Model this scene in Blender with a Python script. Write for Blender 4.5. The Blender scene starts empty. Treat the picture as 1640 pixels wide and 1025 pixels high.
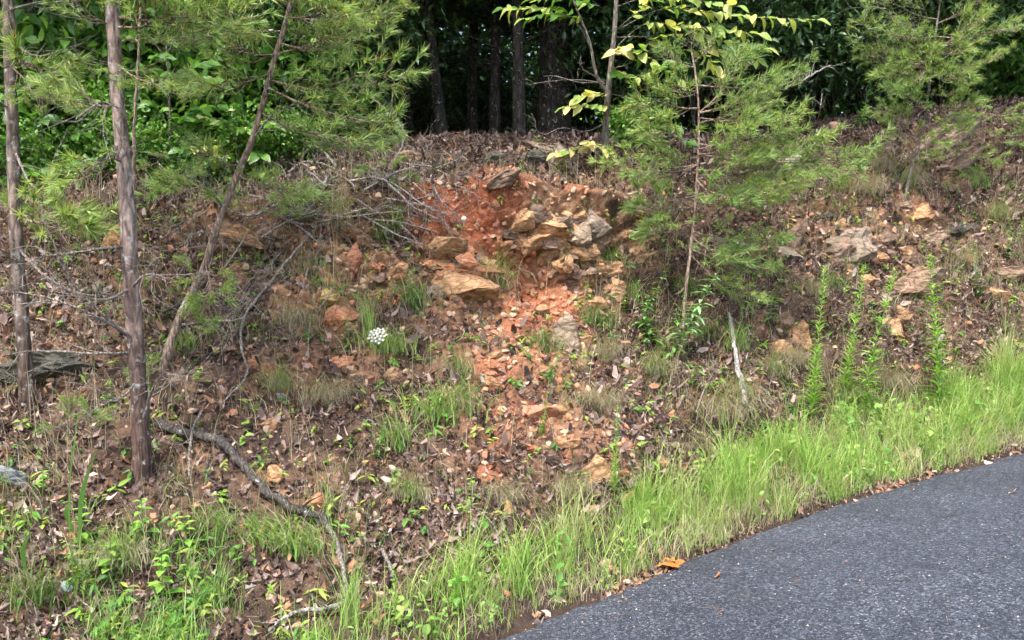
import bpy, bmesh, math, random
import numpy as np
from mathutils import Vector, Matrix, Quaternion
from mathutils.bvhtree import BVHTree

SC = bpy.context.scene
COL = SC.collection
rng = np.random.default_rng(7)
random.seed(7)

# ------------------------------------------------------------------ camera, sky, sun, exposure
W, H, F = 1640.0, 1025.0, 1365.0
CAM_Z = 1.6
PITCH = math.atan(42.5 / F)
cam_d = bpy.data.cameras.new('camera')
cam_d.sensor_width = 36.0
cam_d.lens = 36.0 * F / W
cam_d.clip_start = 0.05
cam_d.clip_end = 500.0
cam = bpy.data.objects.new('camera', cam_d)
cam.location = (0, 0, CAM_Z)
cam.rotation_euler = (math.pi / 2 - PITCH, 0, 0)
COL.objects.link(cam)
SC.camera = cam

SUN_EL, SUN_AZ = math.radians(58), math.radians(205)      # azimuth clockwise from +Y
wd = bpy.data.worlds.new('World')
SC.world = wd
wd.use_nodes = True
wn = wd.node_tree.nodes
sky = wn.new('ShaderNodeTexSky')
sky.sky_type = 'NISHITA'
sky.sun_disc = False
sky.sun_elevation = SUN_EL
sky.sun_rotation = SUN_AZ
sky.air_density = 1.0
sky.dust_density = 3.0
sky.ozone_density = 1.0
wn['Background'].inputs['Strength'].default_value = 0.12
wd.node_tree.links.new(sky.outputs[0], wn['Background'].inputs['Color'])

sun_d = bpy.data.lights.new('sun', 'SUN')
sun_d.energy = 1.5
sun_d.angle = math.radians(10)
sun_d.color = (1.0, 0.98, 0.955)
sun = bpy.data.objects.new('sun', sun_d)
sdir = Vector((math.sin(SUN_AZ) * math.cos(SUN_EL), math.cos(SUN_AZ) * math.cos(SUN_EL), math.sin(SUN_EL)))
sun.rotation_euler = sdir.to_track_quat('Z', 'Y').to_euler()
sun.location = sdir * 30
COL.objects.link(sun)

vs = SC.view_settings
vs.view_transform = 'Standard'
vs.look = 'None'
vs.gamma = 1.0
vs.use_curve_mapping = False
vs.exposure = 2.3
SC.cycles.max_bounces = 4
SC.cycles.diffuse_bounces = 2
SC.cycles.transmission_bounces = 2
SC.cycles.glossy_bounces = 2
SC.cycles.use_adaptive_sampling = True
SC.cycles.adaptive_threshold = 0.03
SC.cycles.adaptive_min_samples = 12

# ------------------------------------------------------------------ small numeric helpers
def ray(px, py):
    """unit-depth world direction through photo pixel (1640 x 1025)"""
    a = math.atan((H / 2 - py) / F) - PITCH
    c = math.cos(PITCH)
    dy, dz = (H / 2 - py) / F, 0
    v = Vector(((px - W / 2) / F, c + math.sin(PITCH) * dy, c * dy - math.sin(PITCH)))
    return v / v.y

def P(px, py, D):
    r = ray(px, py) * D
    return Vector((r.x, r.y, r.z + CAM_Z))

def project(V):
    """world (n,3) -> pixel arrays"""
    x, y, z = V[:, 0], V[:, 1], V[:, 2] - CAM_Z
    c, s = math.cos(PITCH), math.sin(PITCH)
    d = np.maximum(y * c - z * s, 1e-3)
    u = y * s + z * c
    return W / 2 + F * x / d, H / 2 - F * u / d

def _hash(ix, iy, iz, seed):
    h = (ix * 374761393 + iy * 668265263 + iz * 2147483647 + seed * 1274126177) & 0xffffffff
    h = ((h ^ (h >> 13)) * 1274126177) & 0xffffffff
    return ((h ^ (h >> 16)) & 0xffff) / 65535.0

def vnoise(Pn, scale, seed=0):
    q = Pn * scale
    i = np.floor(q).astype(np.int64)
    f = q - i
    f = f * f * (3 - 2 * f)
    out = 0
    for dx in (0, 1):
        wx = f[:, 0] if dx else 1 - f[:, 0]
        for dy in (0, 1):
            wy = f[:, 1] if dy else 1 - f[:, 1]
            for dz in (0, 1):
                wz = f[:, 2] if dz else 1 - f[:, 2]
                out = out + wx * wy * wz * _hash(i[:, 0] + dx, i[:, 1] + dy, i[:, 2] + dz, seed)
    return out * 2 - 1

def fbm(Pn, scale, octaves=4, seed=0, gain=0.5):
    a, s, o = 1.0, scale, 0
    for k in range(octaves):
        o = o + a * vnoise(Pn, s, seed + k * 17)
        a *= gain
        s *= 2.03
    return o

def mesh_np(name, V, Fc, col=None, smooth=False):
    """Fc: list of int arrays (m,3) or (m,4)"""
    if not isinstance(Fc, list):
        Fc = [Fc]
    Fc = [np.asarray(f, dtype=np.int32) for f in Fc if len(f)]
    me = bpy.data.meshes.new(name)
    V = np.ascontiguousarray(V, dtype=np.float32)
    me.vertices.add(len(V))
    me.vertices.foreach_set('co', V.ravel())
    nl = sum(f.size for f in Fc)
    npoly = sum(len(f) for f in Fc)
    me.loops.add(nl)
    me.polygons.add(npoly)
    me.loops.foreach_set('vertex_index', np.concatenate([f.ravel() for f in Fc]))
    tot = np.concatenate([np.full(len(f), f.shape[1], np.int32) for f in Fc])
    st = np.concatenate([[0], np.cumsum(tot)[:-1]]).astype(np.int32)
    me.polygons.foreach_set('loop_start', st)
    me.polygons.foreach_set('loop_total', tot)
    me.polygons.foreach_set('use_smooth', np.full(npoly, bool(smooth)))
    if col is not None:
        at = me.color_attributes.new('Col', 'FLOAT_COLOR', 'POINT')
        c = np.ones((len(V), 4), np.float32)
        c[:, :3] = col
        at.data.foreach_set('color', c.ravel())
    me.update(calc_edges=True)
    return me

class Acc:
    """collects pieces of ONE mesh"""
    def __init__(self):
        self.V, self.F3, self.F4, self.C, self.n = [], [], [], [], 0
    def add(self, V, F, col=(1, 1, 1)):
        V = np.asarray(V, dtype=np.float64)
        F = np.asarray(F, dtype=np.int64)
        self.V.append(V)
        (self.F3 if F.shape[1] == 3 else self.F4).append(F + self.n)
        c = np.asarray(col, dtype=np.float64)
        self.C.append(np.broadcast_to(c, (len(V), 3)) if c.ndim == 1 else c)
        self.n += len(V)
    def mesh(self, name, smooth=False):
        fs = []
        if self.F3: fs.append(np.concatenate(self.F3))
        if self.F4: fs.append(np.concatenate(self.F4))
        return mesh_np(name, np.concatenate(self.V), fs, np.concatenate(self.C), smooth)

def link(name, me, mat=None, parent=None, loc=None):
    if mat is not None and me is not None and not me.materials:
        me.materials.append(mat)
    o = bpy.data.objects.new(name, me)
    COL.objects.link(o)
    if parent is not None:
        o.parent = parent
    if loc is not None:
        o.location = loc
    return o

def tag(o, label=None, cat=None, group=None, kind=None):
    if label: o['label'] = label
    if cat: o['category'] = cat
    if group: o['group'] = group
    if kind: o['kind'] = kind
    return o

def thing(name, label, cat, loc, group=None):
    return tag(link(name, None, loc=loc), label, cat, group)

def tube(pts, rad, sides=8, wob=0.0, seed=0, cap=True):
    """tapered tube through points; returns V, quads"""
    pts = np.asarray([tuple(p) for p in pts], dtype=float)
    n = len(pts)
    rad = np.broadcast_to(np.asarray(rad, dtype=float), (n,)) if np.ndim(rad) == 0 or len(np.atleast_1d(rad)) == n else np.interp(np.linspace(0, 1, n), np.linspace(0, 1, len(rad)), rad)
    tan = np.gradient(pts, axis=0)
    tan /= np.linalg.norm(tan, axis=1)[:, None] + 1e-9
    ref = np.array([0.31, 0.9, 0.2]) if abs(tan[0][1]) < 0.8 else np.array([1.0, 0.1, 0.1])
    V = []
    ang = np.linspace(0, 2 * math.pi, sides, endpoint=False)
    r_ = np.random.default_rng(seed)
    for i in range(n):
        a = np.cross(tan[i], ref); a /= np.linalg.norm(a) + 1e-9
        b = np.cross(tan[i], a)
        rr = rad[i] * (1 + wob * (r_.random(sides) - 0.5) * 2)
        V.append(pts[i] + rr[:, None] * (np.cos(ang)[:, None] * a + np.sin(ang)[:, None] * b))
    V = np.concatenate(V)
    i0 = np.arange(n - 1)[:, None] * sides + np.arange(sides)[None, :]
    i1 = np.arange(n - 1)[:, None] * sides + (np.arange(sides)[None, :] + 1) % sides
    q = np.stack([i0, i1, i1 + sides, i0 + sides], -1).reshape(-1, 4)
    return V, q

def spline(ctrl, n):
    """catmull-rom through control points (k,d) -> (n,d)"""
    c = np.asarray([tuple(p) for p in ctrl], dtype=float)
    k = len(c)
    if k == 2:
        return c[0] + (c[1] - c[0]) * np.linspace(0, 1, n)[:, None]
    t = np.linspace(0, k - 1, n)
    i = np.minimum(t.astype(int), k - 2)
    f = (t - i)[:, None]
    g = lambda j: c[np.clip(j, 0, k - 1)]
    p0, p1, p2, p3 = g(i - 1), g(i), g(i + 1), g(i + 2)
    p0 = np.where((i == 0)[:, None], 2 * p1 - p2, p0)
    p3 = np.where((i == k - 2)[:, None], 2 * p2 - p1, p3)
    return 0.5 * (2 * p1 + (p2 - p0) * f + (2 * p0 - 5 * p1 + 4 * p2 - p3) * f * f + (3 * p1 - p0 - 3 * p2 + p3) * f ** 3)

# ------------------------------------------------------------------ materials
def new_mat(name):
    m = bpy.data.materials.new(name)
    m.use_nodes = True
    nt = m.node_tree
    return m, nt, nt.nodes, nt.links, nt.nodes['Principled BSDF']

def N(nodes, t, **kw):
    n = nodes.new(t)
    for k, v in kw.items():
        setattr(n, k, v)
    return n

def mixc(nodes, links, fac, a, b, blend='MIX'):
    m = nodes.new('ShaderNodeMix')
    m.data_type = 'RGBA'
    m.blend_type = blend
    for i, s in ((0, fac), (6, a), (7, b)):
        if isinstance(s, bpy.types.NodeSocket):
            links.new(s, m.inputs[i])
        elif i == 0:
            m.inputs[0].default_value = s
        else:
            m.inputs[i].default_value = (*s, 1) if len(s) == 3 else s
    return m.outputs[2]

def ramp(nodes, links, src, stops):
    r = nodes.new('ShaderNodeValToRGB')
    e = r.color_ramp.elements
    while len(e) < len(stops):
        e.new(0.5)
    for k, (p, c) in enumerate(stops):
        e[k].position = p
        e[k].color = (*c, 1) if len(c) == 3 else c
    links.new(src, r.inputs[0])
    return r.outputs[0]

def noise(nodes, links, scale, detail=4, rough=0.6, coord=None, dist=0.0):
    n = nodes.new('ShaderNodeTexNoise')
    n.inputs['Scale'].default_value = scale
    n.inputs['Detail'].default_value = detail
    n.inputs['Roughness'].default_value = rough
    n.inputs['Distortion'].default_value = dist
    if coord is not None:
        links.new(coord, n.inputs['Vector'])
    return n.outputs[0]

def bump(nodes, links, h, strength, dist, base=None):
    b = nodes.new('ShaderNodeBump')
    b.inputs['Strength'].default_value = strength
    b.inputs['Distance'].default_value = dist
    links.new(h, b.inputs['Height'])
    if base is not None:
        links.new(base, b.inputs['Normal'])
    return b.outputs[0]

def geo_pos(nodes):
    return nodes.new('ShaderNodeNewGeometry').outputs['Position']

def obj_co(nodes):
    return nodes.new('ShaderNodeTexCoord').outputs['Object']

def foliage_mat(name, c1=None, c2=None, trans=0.35, rough=0.5, spec=0.35, attr=True, tint=(1, 1, 1)):
    """attr: colour from the mesh's Col; else random between c1 and c2 per object"""
    m, nt, nd, lk, bs = new_mat(name)
    if attr:
        a = N(nd, 'ShaderNodeAttribute', attribute_name='Col')
        c = a.outputs['Color']
        if c1 is not None:
            oi = nd.new('ShaderNodeObjectInfo')
            c = mixc(nd, lk, 1.0, c, ramp(nd, lk, oi.outputs['Random'], [(0.0, c1), (1.0, c2)]), 'MULTIPLY')
    else:
        oi = nd.new('ShaderNodeObjectInfo')
        c = ramp(nd, lk, oi.outputs['Random'], [(0.0, c1), (1.0, c2)])
        nz = noise(nd, lk, 30, 2, coord=obj_co(nd))
        c = mixc(nd, lk, 1.0, c, ramp(nd, lk, nz, [(0.3, (0.75, 0.78, 0.75)), (0.7, (1.15, 1.1, 1.0))]), 'MULTIPLY')
    lk.new(c, bs.inputs['Base Color'])
    bs.inputs['Roughness'].default_value = rough
    bs.inputs['Specular IOR Level'].default_value = spec
    if trans > 0:
        tr = nd.new('ShaderNodeBsdfTranslucent')
        tc = mixc(nd, lk, 1.0, c, (1.25, 1.2, 0.6), 'MULTIPLY')
        lk.new(tc, tr.inputs['Color'])
        mx = nd.new('ShaderNodeMixShader')
        mx.inputs[0].default_value = trans
        lk.new(bs.outputs[0], mx.inputs[1])
        lk.new(tr.outputs[0], mx.inputs[2])
        lk.new(mx.outputs[0], nd['Material Output'].inputs['Surface'])
    return m

def bark_mat(name, dark, light, scale=14, lichen=0.0, stretch=0.25, foot=None):
    m, nt, nd, lk, bs = new_mat(name)
    mp = nd.new('ShaderNodeMapping')
    mp.inputs['Scale'].default_value = (1, 1, stretch)
    lk.new(geo_pos(nd), mp.inputs['Vector'])
    n1 = noise(nd, lk, scale * 4, 6, 0.7, mp.outputs[0], 0.6)
    vo = nd.new('ShaderNodeTexVoronoi')
    vo.feature = 'DISTANCE_TO_EDGE'
    vo.inputs['Scale'].default_value = scale * 2.2
    lk.new(mp.outputs[0], vo.inputs['Vector'])
    n2 = noise(nd, lk, 6, 4, 0.6, geo_pos(nd))
    c = ramp(nd, lk, n1, [(0.33, dark), (0.66, light)])
    c = mixc(nd, lk, 0.75, c, ramp(nd, lk, n2, [(0.3, (0.45, 0.42, 0.4)), (0.7, (1.3, 1.22, 1.15))]), 'MULTIPLY')
    crk = ramp(nd, lk, vo.outputs['Distance'], [(0.0, (0.35, 0.33, 0.32)), (0.18, (1, 1, 1))])
    c = mixc(nd, lk, 0.8, c, crk, 'MULTIPLY')
    if foot is not None:
        sp = nd.new('ShaderNodeSeparateXYZ'); lk.new(geo_pos(nd), sp.inputs[0])
        mr = nd.new('ShaderNodeMapRange')
        mr.inputs['From Min'].default_value = foot[0]; mr.inputs['From Max'].default_value = foot[1]
        ad = nd.new('ShaderNodeMath'); ad.operation = 'MULTIPLY_ADD'; ad.inputs[1].default_value = 1.2
        lk.new(n2, ad.inputs[0]); lk.new(sp.outputs[2], ad.inputs[2]); lk.new(ad.outputs[0], mr.inputs[0])
        c = mixc(nd, lk, 1.0, c, ramp(nd, lk, mr.outputs[0], [(0, (.42, .33, .30)), (1, (1.12, 1.08, 1.06))]), 'MULTIPLY')
    if lichen > 0:
        n3 = noise(nd, lk, 22, 5, 0.65, geo_pos(nd))
        f = ramp(nd, lk, n3, [(0.62 - 0.1 * lichen, (0, 0, 0)), (0.72, (1, 1, 1))])
        c = mixc(nd, lk, f, c, (0.42, 0.44, 0.40))
    lk.new(c, bs.inputs['Base Color'])
    bs.inputs['Roughness'].default_value = 0.9
    bs.inputs['Specular IOR Level'].default_value = 0.2
    b = bump(nd, lk, vo.outputs['Distance'], 1.0, 0.02)
    b = bump(nd, lk, n1, 0.7, 0.008, b)
    lk.new(b, bs.inputs['Normal'])
    return m

def rock_mat(name, c1, c2, c3, lichen=0.3):
    m, nt, nd, lk, bs = new_mat(name)
    co = geo_pos(nd)
    n1 = noise(nd, lk, 9, 6, 0.65, co, 0.4)
    n2 = noise(nd, lk, 45, 5, 0.7, co)
    n3 = noise(nd, lk, 4, 3, 0.5, co)
    c = ramp(nd, lk, n1, [(0.3, c1), (0.52, c2), (0.72, c3)])
    c = mixc(nd, lk, 0.6, c, ramp(nd, lk, n2, [(0.32, (0.5, 0.47, 0.45)), (0.62, (1.15, 1.12, 1.1))]), 'MULTIPLY')
    oi = nd.new('ShaderNodeObjectInfo')
    c = mixc(nd, lk, 1.0, c, ramp(nd, lk, oi.outputs['Random'], [(0, (0.78, 0.8, 0.84)), (1, (1.12, 1.06, 1.0))]), 'MULTIPLY')
    dv = nd.new('ShaderNodeVectorMath'); dv.operation = 'MULTIPLY_ADD'
    n4 = nd.new('ShaderNodeTexNoise'); n4.inputs['Scale'].default_value = 7; lk.new(co, n4.inputs['Vector'])
    lk.new(n4.outputs['Color'], dv.inputs[0]); dv.inputs[1].default_value = (.10, .10, .10); lk.new(co, dv.inputs[2])
    mpk = nd.new('ShaderNodeMapping'); mpk.inputs['Rotation'].default_value = (.3, .35, 0); mpk.inputs['Scale'].default_value = (.55, .8, 1.9)
    lk.new(dv.outputs[0], mpk.inputs[0])
    vk = nd.new('ShaderNodeTexVoronoi'); vk.feature = 'DISTANCE_TO_EDGE'; vk.inputs['Scale'].default_value = 11; lk.new(mpk.outputs[0], vk.inputs['Vector'])
    crack = ramp(nd, lk, vk.outputs['Distance'], [(0.0, (.28, .24, .22)), (0.07, (1, 1, 1))])
    c = mixc(nd, lk, 0.75, c, crack, 'MULTIPLY')
    f = ramp(nd, lk, n3, [(0.6 - 0.15 * lichen, (0, 0, 0)), (0.7, (lichen, lichen, lichen))])
    c = mixc(nd, lk, f, c, (0.10, 0.10, 0.075))
    lk.new(c, bs.inputs['Base Color'])
    bs.inputs['Roughness'].default_value = 0.88
    bs.inputs['Specular IOR Level'].default_value = 0.25
    b = bump(nd, lk, n1, 0.6, 0.03)
    b = bump(nd, lk, n2, 0.8, 0.010, b)
    b = bump(nd, lk, vk.outputs['Distance'], 0.5, 0.03, b)
    lk.new(b, bs.inputs['Normal'])
    return m

M = {}
M['rock_tan'] = rock_mat('tan_sandstone', (0.17, 0.095, 0.05), (0.40, 0.235, 0.12), (0.55, 0.36, 0.20), 0.3)
M['rock_orange'] = rock_mat('orange_weathered_stone', (0.26, 0.10, 0.05), (0.42, 0.19, 0.10), (0.50, 0.28, 0.17), 0.1)
M['rock_grey'] = rock_mat('grey_schist', (0.12, 0.092, 0.066), (0.235, 0.185, 0.135), (0.34, 0.275, 0.205), 0.4)
M['rock_brown'] = rock_mat('brown_stone', (0.12, 0.08, 0.055), (0.22, 0.15, 0.105), (0.32, 0.23, 0.165), 0.4)
M['rock_dark'] = rock_mat('dark_mossy_stone', (0.035, 0.036, 0.028), (0.07, 0.066, 0.05), (0.12, 0.108, 0.085), 0.6)
M['rock_pale'] = rock_mat('pale_stone', (0.30, 0.25, 0.20), (0.45, 0.38, 0.31), (0.55, 0.48, 0.42), 0.2)
M['rock_blue'] = rock_mat('blue_grey_stone', (0.16, 0.18, 0.19), (0.28, 0.31, 0.33), (0.40, 0.43, 0.45), 0.4)
M['rock_yellow'] = rock_mat('yellowish_stone', (0.28, 0.19, 0.07), (0.46, 0.33, 0.13), (0.55, 0.42, 0.2), 0.15)
M['bark_pine'] = bark_mat('pine_bark', (0.13, 0.10, 0.085), (0.40, 0.325, 0.285), 10, 0.45, .25, (1.5, 2.7))
M['bark_flaky'] = bark_mat('flaky_pine_bark', (0.08, 0.06, 0.05), (0.28, 0.235, 0.20), 9, 0.6, .25, (1.4, 2.6))
M['bark_thin'] = bark_mat('young_pine_bark', (0.18, 0.125, 0.095), (0.42, 0.325, 0.255), 18, 0.3)
M['bark_dark'] = bark_mat('dark_bark', (0.025, 0.021, 0.018), (0.09, 0.078, 0.066), 8, 0.2)
M['bark_grey'] = bark_mat('grey_bark', (0.09, 0.08, 0.065), (0.25, 0.225, 0.19), 14, 0.4)
M['wood_dead'] = bark_mat('dead_grey_wood', (0.13, 0.112, 0.096), (0.41, 0.375, 0.335), 22, 0.28)
M['wood_pale'] = bark_mat('bleached_wood', (0.15, 0.14, 0.13), (0.50, 0.485, 0.46), 16, 0.3)
M['wood_dark'] = bark_mat('damp_dark_wood', (0.035, 0.031, 0.028), (0.13, 0.118, 0.105), 16, 0.05)
M['needle'] = foliage_mat('pine_needle', (0.85, 0.9, 0.95), (1.15, 1.1, 1.0), 0.4, 0.5, 0.3)
M['leaf_bg'] = foliage_mat('forest_leaf', (0.75, 0.8, 0.85), (1.15, 1.1, 1.0), 0.35, 0.45, 0.35)
M['laurel'] = foliage_mat('evergreen_leaf', (0.8, 0.85, 0.9), (1.15, 1.1, 1.0), 0.15, 0.32, 0.5)
M['grass'] = foliage_mat('grass_blade', trans=0.4, rough=0.45, spec=0.3)
M['herb'] = foliage_mat('herb_leaf', trans=0.35, rough=0.5, spec=0.3)
M['litter'] = foliage_mat('dead_leaf', trans=0.12, rough=0.6, spec=0.35)
M['leaf_green'] = foliage_mat('broad_green_leaf', (0.045, 0.13, 0.02), (0.13, 0.28, 0.04), 0.45, 0.42, 0.4, attr=False)
M['leaf_yellow'] = foliage_mat('yellow_green_leaf', (0.20, 0.35, 0.08), (0.56, 0.56, 0.20), 0.45, 0.45, 0.35, attr=False)
M['leaf_pale'] = foliage_mat('fading_leaf', (0.22, 0.30, 0.07), (0.62, 0.52, 0.24), 0.4, 0.45, 0.35, attr=False)
M['leaf_dry'] = foliage_mat('dry_brown_leaf', (0.25, 0.10, 0.05), (0.48, 0.28, 0.17), 0.15, 0.55, 0.3, attr=False)
M['leaf_oak'] = foliage_mat('orange_oak_leaf', (0.50, 0.19, 0.045), (0.55, 0.23, 0.06), 0.2, 0.5, 0.3, attr=False)
M['leaf_buff'] = foliage_mat('buff_dry_leaf', (0.42, 0.29, 0.21), (0.60, 0.44, 0.34), 0.15, 0.55, 0.3, attr=False)
M['leaf_red'] = foliage_mat('crimson_leaf', (0.35, 0.02, 0.04), (0.4, 0.03, 0.05), 0.25, 0.45, 0.3, attr=False)
M['leaf_white'] = foliage_mat('white_flower', (0.48, 0.48, 0.45), (0.52, 0.52, 0.48), 0.2, 0.6, 0.2, attr=False)

def soil_mat():
    m, nt, nd, lk, bs = new_mat('bank_soil')
    a = N(nd, 'ShaderNodeAttribute', attribute_name='Col')
    co = geo_pos(nd)
    n1 = noise(nd, lk, 28, 6, 0.7, co)
    n2 = noise(nd, lk, 120, 4, 0.7, co)
    n3 = noise(nd, lk, 5, 4, 0.6, co)
    c = mixc(nd, lk, 0.85, a.outputs['Color'], ramp(nd, lk, n1, [(0.3, (0.55, 0.5, 0.47)), (0.68, (1.3, 1.26, 1.22))]), 'MULTIPLY')
    c = mixc(nd, lk, 0.7, c, ramp(nd, lk, n2, [(0.32, (0.55, 0.5, 0.48)), (0.65, (1.25, 1.22, 1.2))]), 'MULTIPLY')
    c = mixc(nd, lk, 0.6, c, ramp(nd, lk, n3, [(0.3, (0.7, 0.68, 0.66)), (0.7, (1.2, 1.18, 1.16))]), 'MULTIPLY')
    lk.new(c, bs.inputs['Base Color'])
    bs.inputs['Roughness'].default_value = 0.95
    bs.inputs['Specular IOR Level'].default_value = 0.15
    b = bump(nd, lk, n1, 0.8, 0.03)
    b = bump(nd, lk, n2, 0.8, 0.01, b)
    lk.new(b, bs.inputs['Normal'])
    return m
M['soil'] = soil_mat()

def asphalt_mat():
    m, nt, nd, lk, bs = new_mat('asphalt')
    co = geo_pos(nd)
    def vor(scale, feat='F1'):
        v = nd.new('ShaderNodeTexVoronoi')
        v.feature = feat
        v.inputs['Scale'].default_value = scale
        lk.new(co, v.inputs['Vector'])
        return v
    v1, v1e = vor(98), vor(98, 'DISTANCE_TO_EDGE')
    sx = nd.new('ShaderNodeSeparateColor')
    lk.new(v1.outputs['Color'], sx.inputs[0])
    c = ramp(nd, lk, sx.outputs[0], [(0.0, (0.018, 0.020, 0.027)), (0.42, (0.046, 0.051, 0.066)), (0.8, (0.088, 0.096, 0.118)), (0.96, (0.14, 0.148, 0.17)), (1.0, (0.26, 0.26, 0.27))])
    g = ramp(nd, lk, v1e.outputs['Distance'], [(0.0, (0.22, 0.22, 0.24)), (0.16, (1, 1, 1))])
    c = mixc(nd, lk, 1.0, c, g, 'MULTIPLY')
    n = noise(nd, lk, 1.6, 5, 0.65, co, 0.8)
    mw = nd.new('ShaderNodeMapping'); mw.inputs['Rotation'].default_value = (0, 0, -0.576); mw.inputs['Scale'].default_value = (.22, 1.5, 1)
    lk.new(co, mw.inputs[0])
    c = mixc(nd, lk, 0.8, c, ramp(nd, lk, noise(nd, lk, 1.5, 3, .55, mw.outputs[0]), [(0.35, (0.82, 0.82, 0.84)), (0.65, (1.16, 1.15, 1.12))]), 'MULTIPLY')
    c = mixc(nd, lk, 0.8, c, ramp(nd, lk, n, [(0.3, (0.55, 0.56, 0.59)), (0.7, (1.12, 1.12, 1.14))]), 'MULTIPLY')
    lk.new(c, bs.inputs['Base Color'])
    bs.inputs['Roughness'].default_value = 0.7
    bs.inputs['Specular IOR Level'].default_value = 0.4
    n2 = noise(nd, lk, 300, 2, 0.6, co)
    b = bump(nd, lk, v1e.outputs['Distance'], 1.0, 0.006)
    b = bump(nd, lk, sx.outputs[1], 0.35, 0.006, b)
    b = bump(nd, lk, n2, 0.3, 0.003, b)
    lk.new(b, bs.inputs['Normal'])
    return m
M['asphalt'] = asphalt_mat()

# ------------------------------------------------------------------ the bank: one lofted, eroded sheet
# profile of the road cut at several stations along the road, (distance, height) from road edge up to the wooded ridge
ST = [-700, 0, 300, 560, 820, 1000, 1200, 1420, 1640, 1850, 2100]
EDGE_PX = [(-700, 2.3), (0, 2.84), (300, 3.17), (560, 3.52), (820, 3.95), (1000, 4.38), (1200, 5.04), (1420, 5.74), (1640, 6.44), (1850, 7.8), (2100, 10.2)]
PROF = {
 -700: [(2.7,-.15),(3.3,.25),(4.0,.75),(4.5,1.05),(4.9,1.35),(5.2,1.75),(5.8,2.1),(9,2.7),(13,3.0)],
 0:    [(3.3,-.02),(3.6,.135),(4.4,.665),(5.3,1.095),(6.25,1.80),(6.6,2.2),(7.5,2.48),(10,2.92),(14,3.1)],
 300:  [(3.6,.02),(4.1,.31),(4.85,.71),(5.6,1.23),(6.2,1.74),(6.5,2.19),(7.2,2.5),(10,3.03),(14,3.3)],
 560:  [(4.0,.06),(4.5,.347),(5.3,.785),(5.95,1.295),(6.35,1.74),(6.62,2.28),(7.3,2.70),(10,3.285),(14,3.6)],
 820:  [(4.5,.215),(5.0,.537),(5.6,.985),(6.0,1.29),(6.3,1.6),(6.58,2.33),(7.3,2.72),(10,3.446),(14,3.9)],
 1000: [(5.0,.28),(5.5,.59),(6.1,.974),(6.5,1.31),(6.8,1.6),(7.1,2.28),(7.8,2.74),(10.3,3.45),(14.5,3.95)],
 1200: [(5.8,.43),(6.2,.737),(6.7,1.11),(7.2,1.547),(7.5,1.875),(7.95,2.415),(8.6,2.89),(10.8,3.62),(14.5,4.1)],
 1420: [(6.65,.65),(7.0,.985),(7.45,1.327),(7.9,1.716),(8.25,2.08),(8.8,2.696),(9.6,3.288),(11.4,3.98),(15,4.4)],
 1640: [(7.3,.825),(7.7,1.149),(8.2,1.54),(8.6,1.915),(9.0,2.325),(9.6,2.936),(10.5,3.677),(12,4.28),(15.5,4.75)],
 1850: [(8.5,1.1),(8.9,1.4),(9.4,1.8),(9.8,2.15),(10.2,2.55),(10.8,3.2),(11.7,3.9),(13,4.5),(16.2,5.0)],
 2100: [(10.9,1.5),(11.3,1.8),(11.8,2.2),(12.2,2.6),(12.6,3.0),(13.2,3.6),(14,4.3),(15.3,4.9),(18,5.4)],
}
def sx(px): return (px - W / 2) / F
ROAD_SLOPE = 0.1
def road_z(x): return ROAD_SLOPE * x

knots = []
for (px, De) in EDGE_PX:
    xe = sx(px) * De
    row = [(De - 0.35, road_z(sx(px) * (De - 0.35)) - 0.10), (De, road_z(xe) - 0.012)]
    row += PROF[px] + [(34.0, -3.0)]
    knots.append(row)
knots = np.array(knots)                 # stations x 12 x 2
NK = knots.shape[1]
cols = np.concatenate([np.linspace(-700, -90, 50, endpoint=False), np.linspace(-90, 1730, 500, endpoint=False), np.linspace(1730, 2100, 40)])
tpar = np.concatenate([np.linspace(0, 1, 6, endpoint=False), np.linspace(1, 2, 56, endpoint=False), np.linspace(2, 8, 290, endpoint=False),
                       np.linspace(8, 9, 40, endpoint=False), np.linspace(9, 11, 22)])
def hermite_cols(y, xs, xq):
    """piecewise cubic through (xs, y[k]) for every trailing dim"""
    m = np.gradient(y, xs, axis=0)
    i = np.clip(np.searchsorted(xs, xq, side='right') - 1, 0, len(xs) - 2)
    h = (xs[i + 1] - xs[i])
    t = (xq - xs[i]) / h
    sh = (len(xq),) + (1,) * (y.ndim - 1)
    t = t.reshape(sh); h = h.reshape(sh)
    return ((2*t**3 - 3*t**2 + 1) * y[i] + (t**3 - 2*t**2 + t) * h * m[i] + (-2*t**3 + 3*t**2) * y[i+1] + (t**3 - t**2) * h * m[i+1])
kc = hermite_cols(knots, np.array(ST, float), cols)            # ncol x NK x 2
kq = hermite_cols(np.swapaxes(kc, 0, 1), np.arange(NK, dtype=float), tpar)   # nt x ncol x 2
for j, tq in enumerate(tpar):
    if tq > 9:
        i0 = min(int(tq), NK - 2)
        kq[j] = kc[:, i0] * (1 - (tq - i0)) + kc[:, i0 + 1] * (tq - i0)
NT, NC = len(tpar), len(cols)
Dg, Zg = kq[..., 0], kq[..., 1]
G = np.stack([sx(cols)[None, :] * Dg, Dg, Zg], -1)             # nt x ncol x 3

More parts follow.
